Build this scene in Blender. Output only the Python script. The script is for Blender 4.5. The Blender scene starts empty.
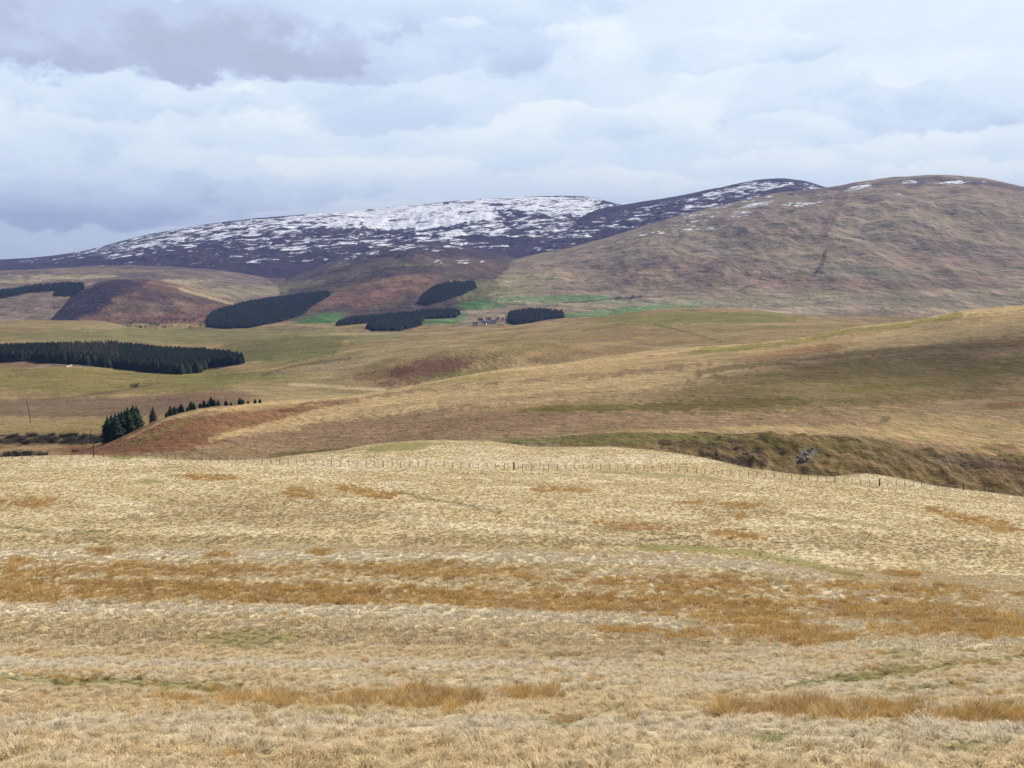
import bpy, math, random
import numpy as np
from mathutils import Vector
random.seed(7); RNG = np.random.default_rng(7)
R = math.radians
scene = bpy.context.scene

# ------------------------------------------------------------------ camera, light, exposure
F = 1100.0; W, H = 1024, 768; HOR = 250.0
PITCH = math.atan((H/2-HOR)/F); CP, SP = math.cos(PITCH), math.sin(PITCH)
cam = bpy.data.objects.new('camera', bpy.data.cameras.new('camera'))
scene.collection.objects.link(cam)
cam.data.sensor_width = 36; cam.data.lens = F/W*36
cam.data.clip_start = 0.1; cam.data.clip_end = 90000
cam.location = (0, 0, 0); cam.rotation_euler = (math.pi/2-PITCH, 0, 0)
scene.camera = cam
SUN_AZ, SUN_EL = R(52), R(43)             # azimuth clockwise from the view direction (+Y)
sdir = Vector((math.sin(SUN_AZ)*math.cos(SUN_EL), math.cos(SUN_AZ)*math.cos(SUN_EL), math.sin(SUN_EL)))
sun = bpy.data.objects.new('sun', bpy.data.lights.new('sun', 'SUN'))
scene.collection.objects.link(sun)
sun.data.energy = 5.0; sun.data.angle = R(0.6); sun.data.color = (1.0, 0.93, 0.82)
sun.rotation_euler = sdir.to_track_quat('Z', 'Y').to_euler()
scene.view_settings.view_transform = 'Standard'; scene.view_settings.look = 'None'
scene.view_settings.exposure = 0.16; scene.view_settings.gamma = 1
scene.cycles.max_bounces = 5; scene.cycles.diffuse_bounces = 2; scene.cycles.volume_bounces = 0
scene.cycles.transparent_max_bounces = 8
HAZE_DENSITY = 5.0e-5

class NT:
    """small helper for node graphs"""
    def __init__(s, tree): s.t = tree; s.n = tree.nodes; s.l = tree.links
    def node(s, typ, **kw):
        n = s.n.new(typ)
        for k, v in kw.items(): setattr(n, k, v)
        return n
    def put(s, sock, v):
        if v is None: return
        if hasattr(v, 'is_linked') or hasattr(v, 'links'): s.l.new(v, sock)
        else: sock.default_value = v
    def math(s, op, a, b=None, c=None, clamp=False):
        n = s.node('ShaderNodeMath', operation=op, use_clamp=clamp)
        s.put(n.inputs[0], a); s.put(n.inputs[1], b); s.put(n.inputs[2], c)
        return n.outputs[0]
    def vmath(s, op, a, b=None):
        n = s.node('ShaderNodeVectorMath', operation=op)
        s.put(n.inputs[0], a); s.put(n.inputs[1], b)
        return n.outputs[0]
    def noise(s, vec, scale, detail=4, rough=0.55, dist=0.0, out=0):
        n = s.node('ShaderNodeTexNoise')
        s.put(n.inputs['Vector'], vec); n.inputs['Scale'].default_value = scale
        n.inputs['Detail'].default_value = detail; n.inputs['Roughness'].default_value = rough
        n.inputs['Distortion'].default_value = dist
        return n.outputs[out]
    def maprange(s, v, a, b, c=0.0, d=1.0, smooth=False):
        n = s.node('ShaderNodeMapRange'); n.clamp = True
        if smooth: n.interpolation_type = 'SMOOTHSTEP'
        s.put(n.inputs[0], v)
        for i, q in enumerate((a, b, c, d)): s.put(n.inputs[i+1], q)
        return n.outputs[0]
    def mix(s, f, a, b, blend='MIX'):
        n = s.node('ShaderNodeMix', data_type='RGBA', blend_type=blend)
        s.put(n.inputs[0], f); s.put(n.inputs[6], a); s.put(n.inputs[7], b)
        return n.outputs[2]

def build_world():
    w = bpy.data.worlds.new('World'); scene.world = w; w.use_nodes = True
    g = NT(w.node_tree); g.n.clear()
    out = g.node('ShaderNodeOutputWorld'); bg = g.node('ShaderNodeBackground')
    g.l.new(bg.outputs[0], out.inputs[0])
    sky = g.node('ShaderNodeTexSky', sky_type='NISHITA'); sky.sun_disc = False
    sky.sun_elevation = SUN_EL; sky.sun_rotation = SUN_AZ
    tc = g.node('ShaderNodeTexCoord'); d = tc.outputs['Generated']
    sep = g.node('ShaderNodeSeparateXYZ'); g.l.new(d, sep.inputs[0])
    X, Y, Z = sep.outputs
    # perspective of a flat cloud deck: direction / height
    den = g.math('ADD', g.math('MAXIMUM', Z, 0.0), 0.10)
    comb = g.node('ShaderNodeCombineXYZ')
    g.put(comb.inputs[0], g.math('DIVIDE', X, den)); g.put(comb.inputs[1], g.math('MULTIPLY', g.math('DIVIDE', Y, den), 0.8))
    g.put(comb.inputs[2], g.math('MULTIPLY', Z, 3.0))
    deck = comb.outputs[0]
    n1 = g.noise(deck, 0.9, 7, 0.55, 0.35)
    st = g.vmath('MULTIPLY', d, (1.0, 1.0, 2.1))
    n2 = g.noise(st, 6.5, 8, 0.56, 0.25)
    n3 = g.noise(st, 17.0, 5, 0.55, 0.3)
    # warp the direction before laying out the individual cloud masses
    wn = g.node('ShaderNodeTexNoise'); g.put(wn.inputs['Vector'], st); wn.inputs['Scale'].default_value = 9; wn.inputs['Detail'].default_value = 6; wn.inputs['Roughness'].default_value = 0.6
    wv = g.vmath('MULTIPLY', g.vmath('SUBTRACT', wn.outputs['Color'], (0.5, 0.5, 0.5)), (0.05, 0.05, 0.035))
    dw = g.vmath('ADD', d, wv)
    s2 = g.node('ShaderNodeSeparateXYZ'); g.l.new(dw, s2.inputs[0])
    AZ = g.math('ARCTAN2', s2.outputs[0], s2.outputs[1]); EL = s2.outputs[2]
    val = g.math('ADD', g.math('MULTIPLY', g.math('SUBTRACT', n2, 0.5), 1.75), 0.74)
    val = g.math('ADD', val, g.math('MULTIPLY', g.math('SUBTRACT', n3, 0.5), 0.50))
    val = g.math('ADD', val, g.math('MULTIPLY', g.math('SUBTRACT', n1, 0.5), 0.30))
    def ae(u, v):       # azimuth / height of a direction
        xc, yc = (u-512)/F, (H/2-v)/F
        dx, dy, dz = xc, CP+yc*SP, -SP+yc*CP
        L = math.sqrt(dx*dx+dy*dy+dz*dz)
        return math.atan2(dx, dy), dz/L
    val = g.math('MULTIPLY_ADD', g.math('SUBTRACT', val, 0.66), 0.32, 0.66)
    for (u, v, ru, rv, a) in ((860, 30, 330, 70, .05), (60, 250, 200, 26, -.12), (300, 60, 300, 80, -.08)):
        az, el = ae(u, v)
        dx = g.math('MULTIPLY', g.math('SUBTRACT', AZ, az), F/ru); dz = g.math('MULTIPLY', g.math('SUBTRACT', EL, el), F/rv)
        val = g.math('MULTIPLY_ADD', g.math('EXPONENT', g.math('MULTIPLY', g.math('ADD', g.math('MULTIPLY', dx, dx), g.math('MULTIPLY', dz, dz)), -0.7)), a, val)
    nb = g.noise(g.vmath('MULTIPLY', d, (1, 1, 1.5)), 21.0, 8, 0.60, 0.15); ns = g.noise(g.vmath('MULTIPLY', d, (1, 1, 2.0)), 11.0, 6, 0.6, 0.1)
    edge = g.math('MULTIPLY', g.math('SUBTRACT', nb, 0.5), 2.9); shn = g.math('MULTIPLY', g.math('SUBTRACT', ns, 0.5), 2.6)
    clouds = [  # cumulus masses, far ones first: heading and height, half sizes, brightness of top and of base, density
        (520,190,330,12,.62,.50,.5),(960,168,110,12,.92,.70,.8),(900,182,120,8,.80,.66,.6),(620,182,80,15,.88,.60,.8),(780,168,95,16,.84,.58,.8),(700,190,60,10,.8,.62,.7),
        (335,172,80,24,.95,.48,.9),(200,192,140,20,.62,.44,.8),(120,215,120,12,.55,.44,.6),(50,196,160,32,.58,.33,.85),(480,150,95,22,.82,.54,.8),(420,172,60,12,.84,.6,.7),(690,132,75,30,.88,.54,.8),
        (548,124,60,17,1.0,.62,.85),(600,128,50,15,.78,.52,.7),(965,138,110,22,.90,.60,.8),(870,110,150,24,.68,.40,.85),(800,128,70,14,.8,.54,.7),(225,112,95,34,1.05,.64,.9),(300,140,110,16,.74,.54,.7),
        (40,125,90,36,.86,.52,.8),(125,92,120,26,.66,.48,.75),(375,95,135,34,.70,.46,.85),(720,48,115,20,.78,.48,.8),(560,58,120,34,.84,.58,.7),(470,36,120,38,.78,.50,.75),
        (300,44,250,36,.56,.36,.85),(80,28,270,46,.46,.23,.95),(430,0,200,22,.56,.44,.7)]
    for (u, v, ru, rv, top, bas, dens) in clouds:
        az, el = ae(u, v)
        dx = g.math('MULTIPLY', g.math('SUBTRACT', AZ, az), F/ru)
        dz = g.math('MULTIPLY', g.math('SUBTRACT', EL, el), F/rv)
        q = g.math('ADD', g.math('MULTIPLY', dx, dx), g.math('MULTIPLY', dz, dz))
        o = g.maprange(g.math('ADD', q, edge), 1.18, .66, 0, dens, True)
        sh = g.math('MULTIPLY_ADD', dz, .55, g.math('ADD', shn, .5))
        lv = g.maprange(sh, 0, 1, bas, top)
        m_ = g.node('ShaderNodeMix', data_type='FLOAT'); g.put(m_.inputs[0], o); g.put(m_.inputs[2], val); g.put(m_.inputs[3], lv); val = m_.outputs[0]
    ramp = g.node('ShaderNodeValToRGB'); g.put(ramp.inputs[0], g.math('MULTIPLY_ADD', val, 1.38, -.14))
    cr = ramp.color_ramp; cr.interpolation = 'EASE'
    cr.elements[0].position = 0.0; cr.elements[0].color = (.40, .45, .56, 1)
    cr.elements[1].position = 1.0; cr.elements[1].color = (.84, .92, .97, 1)
    for p, c in ((.26, (.46, .53, .68)), (.42, (.54, .63, .82)), (.56, (.62, .73, .90)), (.74, (.72, .84, .95))):
        e = cr.elements.new(p); e.color = (*c, 1)
    sc_sky = g.mix(1.0, sky.outputs[0], (.085, .085, .085, 1), 'MULTIPLY')
    # broken cloud overhead, nearly full cover low down
    cover = g.math('MAXIMUM', g.maprange(Z, .36, .24, 0, 1, True), g.maprange(n1, .54, .70, 0, .6, True))
    col = g.mix(g.math('MULTIPLY', cover, .96), sc_sky, ramp.outputs[0])
    g.l.new(col, bg.inputs[0]); bg.inputs[1].default_value = 1.0
build_world()

# ------------------------------------------------------------------ noise in numpy
def _hash(ix, iy, seed):
    h = (ix.astype(np.int64)*374761393 + iy.astype(np.int64)*668265263 + seed*1274126177) & 0x7fffffff
    h = ((h ^ (h >> 13))*1274126177) & 0x7fffffff
    return (h ^ (h >> 16)) & 0xffff
def noise2(x, y, seed=0):
    """gradient noise about -1..1"""
    x = np.asarray(x, float); y = np.asarray(y, float)
    ix = np.floor(x); iy = np.floor(y); fx = x-ix; fy = y-iy
    ux = fx*fx*fx*(fx*(fx*6-15)+10); uy = fy*fy*fy*(fy*(fy*6-15)+10)
    def g(ox, oy):
        a = _hash(ix+ox, iy+oy, seed)*(2*math.pi/65536)
        return np.cos(a)*(fx-ox)+np.sin(a)*(fy-oy)
    n00, n10, n01, n11 = g(0, 0), g(1, 0), g(0, 1), g(1, 1)
    return ((n00*(1-ux)+n10*ux)*(1-uy)+(n01*(1-ux)+n11*ux)*uy)*1.45
def fbm(x, y, octv=4, seed=0, gain=0.5):
    s = 0; a = 1; t = 0
    for o in range(octv):
        s = s+a*noise2(x*2**o+o*17.3, y*2**o-o*9.1, seed+o); t += a; a *= gain
    return s/t*1.2
def sstep(a, b, x):
    t = np.clip((x-a)/(b-a), 0, 1); return t*t*(3-2*t)

# ------------------------------------------------------------------ the lie of the land
def ray(u, v):
    xc = (np.asarray(u, float)-W/2)/F; yc = (H/2-np.asarray(v, float))/F
    den = CP+yc*SP
    return xc/den, (-SP+yc*CP)/den
def project(x, y, z):
    dep = np.maximum(y*CP-z*SP, 1e-3); up = y*SP+z*CP
    return W/2+F*x/dep, H/2-F*up/dep
NT_ = 2600; TT = np.linspace(-1.3, 1.3, NT_)
def pchip_slopes(X, Y):
    h = np.diff(X, axis=0); d = np.diff(Y, axis=0)/h
    m = np.zeros_like(Y)
    w1 = 2*h[1:]+h[:-1]; w2 = h[1:]+2*h[:-1]
    same = d[:-1]*d[1:] > 0
    with np.errstate(divide='ignore', invalid='ignore'):
        hm = (w1+w2)/(w1/d[:-1]+w2/d[1:])
    m[1:-1] = np.where(same, hm, 0); m[0] = d[0]; m[-1] = d[-1]
    return m
def hermite(X, Y, q):
    X = np.asarray(X, float); Y = np.asarray(Y, float); m = pchip_slopes(X, Y)
    q2 = np.clip(q, X[0], X[-1]); i = np.clip(np.searchsorted(X, q2)-1, 0, len(X)-2)
    h = X[i+1]-X[i]; t = (q2-X[i])/h
    return (2*t**3-3*t**2+1)*Y[i]+(t**3-2*t**2+t)*h*m[i]+(-2*t**3+3*t**2)*Y[i+1]+(t**3-t**2)*h*m[i+1]
def curve(pts):
    """control line across the view: (u, v, distance) -> distance and height per heading"""
    t, s = ray([p[0] for p in pts], [p[1] for p in pts]); D = [p[2] for p in pts]
    if len(pts) == 1: return np.full(NT_, float(D[0])), np.full(NT_, float(s[0]*D[0]))
    ss = hermite(t, s, TT); DD = hermite(t, D, TT)
    return DD, ss*DD
CREST_V = [(0,458),(90,456),(160,457.5),(215,461),(260,460),(300,456),(340,451.5),(380,445),(430,441),(480,442),(510,445),(540,448.5),(600,448.5),(650,452),(700,459),(760,470),(830,477),(862,474),(900,479),(940,487),(980,492),(1024,498),(1120,512)]
def crest_D(u): return np.interp(u, [0, 200, 300, 430, 540, 700, 860, 1024], [222, 224, 240, 268, 255, 240, 244, 238])
FENCE_V = [(0,459.5),(91,458),(150,458.8),(200,461.5),(250,463.5),(300,465.5),(360,467),(430,468),(512,469.5),(600,470.5),(680,474),(760,478.5),(820,482.5),(882,488),(940,491.5),(1024,501),(1120,515)]
curves = []
curves.append((np.zeros(NT_), np.full(NT_, -1.66)))
curves.append(curve([(0,768,14),(1024,768,14)]))
curves.append(curve([(0,716,24),(500,716,24),(1024,714,24)]))
curves.append(curve([(0,674,36),(500,675,36),(1024,678,36)]))
curves.append(curve([(0,640,52),(500,640,52),(1024,645,52)]))
curves.append(curve([(0,605,70),(500,608,70),(800,618,70),(1024,622,70)]))
curves.append(curve([(0,548,95),(400,549,95),(560,552,95),(700,557,95),(830,574,93),(900,582,90),(1024,593,86)]))
curves.append(curve([(0,553,104),(400,554,104),(560,557,104),(700,563,104),(830,577,103),(1024,586,102)]))
curves.append(curve([(0,551,113),(400,552,113),(560,554,113),(700,559,113),(830,569,112),(1024,577,112)]))
curves.append(curve([(0,538,125),(500,540,125),(830,552,125),(1024,564,125)]))
curves.append(curve([(0,503,160),(500,506,160),(830,516,160),(1024,532,160)]))
curves.append(curve([(u, v, 216) for u, v in FENCE_V]))
curves.append(curve([(u, v, float(crest_D(u))) for u, v in CREST_V]))
kA = len(curves)-1
curves.append(curve([(0,476,300),(200,472,300),(400,462,318),(520,462,318),(620,478,318),(760,505,315),(900,525,315),(1024,548,315),(1120,560,315)]))
kB0 = len(curves)-1
curves.append(curve([(0,470,400),(120,462,415),(300,458.5,420),(400,450,400),(480,440,380),(560,437,372),(620,433,370),(700,433,370),(780,433,370),(850,437,370),(920,447,370),(1000,455,370),(1120,462,370)]))
kB = len(curves)-1
curves.append(curve([(-100,468,450),(0,462,450),(120,453,450),(200,438,465),(300,430,500),(450,406,520),(640,387,520),(800,379,520),(1024,381,520),(1120,378,520)]))
curves.append(curve([(-100,470,480),(0,463,482),(60,457,482),(100,446,484),(125,438,486),(160,421,500),(200,410.5,520),(240,406,545),(300,402,600),(350,396,650),(400,388,700),(440,381,725),(500,370,760),(560,363,780),(640,353,800),(700,347,800),(760,343,800),(800,338,800),(850,328,800),(900,322,800),(960,312,800),(1024,306,800),(1120,298,800)]))
kC = len(curves)-1
curves.append(curve([(-100,455,560),(0,448,560),(120,444,570),(250,419,680),(350,406,780),(450,395,850),(560,378,900),(640,369,930),(760,358,930),(900,344,930),(1024,330,930)]))
curves.append(curve([(-100,425,740),(0,421,740),(120,420,740),(250,405,800),(350,400,900),(450,392,960),(560,372,1000),(640,364,1020),(760,352,1040),(900,342,1040),(1024,330,1040)]))
curves.append(curve([(-100,395,1010),(0,394,1010),(120,393,1010),(250,385,1050),(350,384,1080),(450,384,1100),(560,366,1150),(640,357,1180),(760,346,1200),(900,336,1200),(1024,326,1200)]))
curves.append(curve([(-100,364,1330),(0,363.5,1330),(40,362,1330),(90,366,1330),(150,373,1300),(200,374,1300),(240,366,1320),(300,363,1300),(380,360,1215),(450,352,1190),(520,347,1215),(570,343,1290),(640,344,1420),(760,334,1450),(900,330,1450),(1024,324,1450)]))
kP = len(curves)-1
curves.append(curve([(-100,352,1760),(0,350,1760),(100,348,1760),(200,354,1760),(300,343,1760),(380,342,1760),(450,340,1760),(560,333,1760),(640,327,1760),(760,321,1760),(900,325,1760),(1024,322,1760)]))
curves.append(curve([(-100,323,2300),(0,322,2300),(50,320.5,2300),(100,321.5,2300),(130,327,2300),(170,331,2300),(240,330,2300),(300,331.5,2300),(380,333,2280),(440,329,2250),(500,326,2200),(560,322,2150),(600,317.5,2100),(650,311,2100),(700,308,2100),(760,311,2100),(800,317,2100),(860,323,2100),(1024,328,2100)]))
kD = len(curves)-1
curves.append(curve([(-100,329,2600),(150,336,2600),(300,333,2560),(450,333,2560),(560,326,2500),(700,320,2500),(860,326,2500),(1024,328,2500)]))
curves.append(curve([(-100,323,2950),(150,327,2950),(300,324,2900),(450,324,2900),(560,318,2900),(700,315,2900),(1024,318,2900)]))
curves.append(curve([(0,303,3800),(500,303,3800),(1024,303,3800)]))
curves.append(curve([(0,285,4900),(1024,285,4900)]))
curves.append(curve([(0,269,7200),(1024,269,7200)]))
curves.append(curve([(0,261,9800),(1024,261,9800)]))
curves.append(curve([(0,262,16000),(1024,262,16000)]))
curves.append(curve([(0,263,34000),(1024,263,34000)]))
CD = np.array([c[0] for c in curves]); CZ = np.array([c[1] for c in curves]); CM = pchip_slopes(CD, CZ)
K = len(curves)
def hillspec(pts, Dr, Df, power=1.0):
    t, s = ray([p[0] for p in pts], [p[1] for p in pts])
    ss = hermite(t, s, TT)
    lo = TT < t[0]; hi = TT > t[-1]
    ss = ss - np.where(lo, (t[0]-TT)*.25, 0) - np.where(hi, (TT-t[-1])*.12, 0)
    Dr = np.interp(TT, *Dr) if isinstance(Dr, tuple) else np.full(NT_, float(Dr))
    return dict(D=Dr, z=ss*Dr, Df=Df, p=power)
HILLS = {
 'heather_dome': hillspec([(20,334),(40,317),(60,302),(85,288),(110,281),(140,280),(180,286),(215,295),(245,303),(280,317),(310,338)], 3700, 2900),
 'left_moor': hillspec([(-300,280),(0,273),(60,269),(120,266),(200,270),(260,279),(300,290),(340,302)], 5200, 3100),
 'middle_hill': hillspec([(200,300),(250,287),(300,273),(340,260),(380,249),(412,242),(440,243),(480,250),(530,263),(580,282),(640,302)], 5900, 3000, 1.25),
 'big_hill': hillspec([(300,322),(380,292),(440,276),(480,268),(530,256),(570,248),(600,240),(660,222),(700,212),(740,203),(780,195),(805,192.5),(830,190),(860,185),(900,180),(940,178),(980,181),(1024,189),(1100,203),(1250,225)],
     ([-1.3, -.1, .1, 1.3], [4600, 4800, 6200, 6200]), 2950, 1.15),
 'far_ridge': hillspec([(400,280),(440,264),(500,246),(560,225),(600,210),(640,203.5),(680,197),(720,189),(750,183),(780,180),(800,182),(830,190),(870,203),(950,225),(1100,250)], 8000, 5000, 1.1),
 'snow_hill': hillspec([(-400,272),(-100,264),(0,260.5),(60,255),(100,247),(140,237),(190,228),(240,221),(300,216),(350,212),(400,208),(450,203),(500,200),(540,198),(580,198),(600,201),(620,206),(660,214),(720,225),(900,256)], 9600, 5600, 1.05),
}
HN = list(HILLS)
def height(x, y, want=False):
    x = np.asarray(x, float); y = np.asarray(y, float)
    sh = np.broadcast(x, y).shape; x = np.broadcast_to(x, sh).ravel(); y = np.broadcast_to(y, sh).ravel()
    yy = np.maximum(y, 9.0)
    t = np.clip(x/yy, -1.29, 1.29)
    fi = (t-TT[0])/(TT[1]-TT[0]); i0 = np.clip(fi.astype(int), 0, NT_-2); a = fi-i0
    L = lambda A: A[i0]*(1-a)+A[i0+1]*a
    seg = np.zeros(len(y), int)
    for k in range(1, K-1): seg += (y > L(CD[k]))
    z = np.empty(len(y))
    yc = np.maximum(y, 0)
    for k in range(K-1):
        m = seg == k
        if not m.any(): continue
        i, b = i0[m], a[m]
        G = lambda A: A[i]*(1-b)+A[i+1]*b
        X0, X1, Y0, Y1, M0, M1 = G(CD[k]), G(CD[k+1]), G(CZ[k]), G(CZ[k+1]), G(CM[k]), G(CM[k+1])
        h = X1-X0; q = np.clip((yc[m]-X0)/h, 0, 1)
        z[m] = (2*q**3-3*q**2+1)*Y0+(q**3-2*q**2+q)*h*M0+(-2*q**3+3*q**2)*Y1+(q**3-q**2)*h*M1
    z = np.where(y < 0, -1.66+0.10*np.minimum(-y, 60)**.9, z)
    which = np.full(len(y), -1); rel = np.zeros(len(y))
    far = y > 2850
    if far.any():
        xf, yf = x[far], y[far]; i, b = i0[far], a[far]; zf = z[far]
        G = lambda A: A[i]*(1-b)+A[i+1]*b
        best = zf.copy(); wf = np.full(len(yf), -1); rf = np.zeros(len(yf))
        wx = fbm(xf/900, yf/900, 3, 5)*160
        for n, name in enumerate(HN):
            hp = HILLS[name]; D, zr, Df = G(hp['D']), G(hp['z']), hp['Df']
            front = np.clip((yf+wx*(1-np.clip((yf-Df)/(D-Df), 0, 1))-Df)/(D-Df), 0, 1)
            back = np.clip(1-(yf-D)/(0.8*(D-Df)), 0, 1)
            q = np.where(yf < D, front, back)
            S = np.sin(q*math.pi/2)**hp['p']
            er = 1-np.abs(fbm(xf/520+n*3, yf/1100, 5, 30+n, .55))*1.6          # ridges and gullies
            hgt = zf+(zr-zf)*S
            amp = np.clip(zr-zf, 0, 300)*.17*np.clip(4*S*(1-S), 0, 1)
            hgt = hgt+(er-.6)*amp
            hgt = np.where(zr > zf-4, hgt, -9999)
            up = hgt > best
            best = np.where(up, hgt, best); wf = np.where(up, n, wf); rf = np.where(up, q, rf)
        z[far] = best; which[far] = wf; rel[far] = rf
    # surface roughness of each distance band
    nearw = 1-sstep(250, 330, y)
    z = z+nearw*(fbm(x/9, y/9, 3, 41)*.16*sstep(4, 20, y)+(hummock(x, y)-.4)*.36*(1-sstep(60, 150, y)*.62)+fbm(x/34, y/20, 2, 47)*.30*sstep(40, 90, y)*(1-sstep(190, 215, y)))
    midw = sstep(300, 380, y)*(1-sstep(2600, 3200, y))
    z = z+midw*(fbm(x/70, y/55, 4, 51)*(1.2+1.3*sstep(900, 1300, y))+fbm(x/18, y/12, 3, 57)*.35*(1-sstep(900, 1500, y)))
    gd = G_gully(x, y)
    z = z+gd
    z = z+sstep(2900, 3600, y)*fbm(x/260, y/200, 4, 61)*7
    z = z.reshape(sh)
    if want: return z, which.reshape(sh), rel.reshape(sh), seg.reshape(sh)
    return z
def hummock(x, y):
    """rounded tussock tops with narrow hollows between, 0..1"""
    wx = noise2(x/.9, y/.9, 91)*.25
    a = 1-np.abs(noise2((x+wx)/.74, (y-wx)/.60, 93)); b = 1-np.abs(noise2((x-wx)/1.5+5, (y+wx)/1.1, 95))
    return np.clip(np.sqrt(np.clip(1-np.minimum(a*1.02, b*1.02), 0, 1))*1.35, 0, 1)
def G_gully(x, y):
    """terraces and scars of the burn side on the right"""
    w = sstep(318, 336, y)*(1-sstep(362, 380, y))*sstep(40, 70, x)
    return w*(fbm(x/7, y/7, 4, 71)*1.6-np.abs(fbm(x/16, y/22, 3, 77))*3.2)
def zat(x, y): return float(height(np.array([x]), np.array([y]))[0])
def hit(u, v, dmin, dmax, n=1500):
    """the ground point seen in a given direction"""
    t, s = ray(u, v); D = np.exp(np.linspace(math.log(dmin), math.log(dmax), n))
    z = height(t*D, D); below = z >= s*D
    k = int(np.argmax(below)) if below.any() else int(np.argmin(s*D-z))
    return float(t*D[k]), float(D[k]), float(z[k])
def on_ground(u, D):
    t, _ = ray(u, 400.); x = float(t*D); return x, D, zat(x, D)

# ------------------------------------------------------------------ what grows where
C = {k: np.array(v) for k, v in dict(
 pale=(.600,.505,.335), straw=(.495,.395,.228), tan=(.390,.290,.155), olive=(.24,.225,.085), moss=(.185,.20,.045), field=(.095,.17,.05), lime=(.22,.25,.08),
 bracken=(.185,.095,.058), heather=(.050,.036,.056), brown=(.215,.150,.095), drab=(.29,.225,.145), rush=(.42,.245,.075), rock=(.20,.19,.185), earth=(.075,.05,.035),
 pinkish=(.27,.185,.135), snow=(.85,.87,.9), darkol=(.12,.105,.04)).items()}
class Canvas:
    def __init__(s, x, y):
        s.x, s.y = x, y
        s.z, s.which, s.rel, s.seg = height(x, y, True)
        s.u, s.v = project(x, np.maximum(y, 1.0), s.z)
        s.n = len(x)
        s.col = np.zeros((s.n, 3)); s.rush = np.zeros(s.n); s.green = np.zeros(s.n); s.snow = np.zeros(s.n)
        s.na = fbm(s.u/22, s.v/7, 4, 101, .6); s.nb = fbm(s.u/60+9, s.v/16, 4, 107, .55); s.nc = fbm(s.u/6, s.v/2.4, 3, 113, .6)
    def ell(s, cx, cy, rx, ry, ang=0, rough=.6, sel=None):
        m = (np.abs(s.u-cx) < rx*1.9+10) & (np.abs(s.v-cy) < (ry*1.9+6+abs(math.sin(R(ang)))*rx*1.6))
        if sel is not None: m &= sel
        i = np.nonzero(m)[0]; du, dv = s.u[i]-cx, s.v[i]-cy
        ca, sa = math.cos(R(ang)), math.sin(R(ang))
        a, b = du*ca-dv*sa, du*sa+dv*ca         # positive angle: rises to the right
        q = 1-np.sqrt((a/rx)**2+(b/ry)**2)+rough*(s.na[i]*.5+s.nc[i]*.35)
        return i, sstep(0, .35, q)
    def stroke(s, pts, w, rough=.6, sel=None):
        us = [p[0] for p in pts]; vs = [p[1] for p in pts]
        m = (s.u > min(us)-w*2) & (s.u < max(us)+w*2) & (s.v > min(vs)-w*3) & (s.v < max(vs)+w*3)
        if sel is not None: m &= sel
        i = np.nonzero(m)[0]; best = np.full(len(i), 1e9)
        for (a, b), (c, d) in zip(pts[:-1], pts[1:]):
            L = (c-a)**2+(d-b)**2+1e-9
            t = np.clip(((s.u[i]-a)*(c-a)+(s.v[i]-b)*(d-b))/L, 0, 1)
            best = np.minimum(best, np.hypot(s.u[i]-a-t*(c-a), s.v[i]-b-t*(d-b)))
        q = 1-best/w+rough*(s.na[i]*.6+s.nc[i]*.5)
        return i, sstep(0, .5, q)
    def paint(s, im, color, k=1.0):
        i, m = im; c = C[color] if isinstance(color, str) else np.array(color)
        s.col[i] += (c-s.col[i])*(m*k)[:, None]
    def base(s, sel, cols, nz):
        """spread a few colours by a noise value"""
        i = np.nonzero(sel)[0]
        if not len(i): return
        P = np.array([C[c] if isinstance(c, str) else c for c in cols])
        f = np.clip((nz[i]*.5+.5), 0, .9999)*(len(cols)-1); k = f.astype(int); fr = sstep(0, 1, f-k)
        s.col[i] = P[k]*(1-fr)[:, None]+P[np.minimum(k+1, len(cols)-1)]*fr[:, None]

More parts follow.
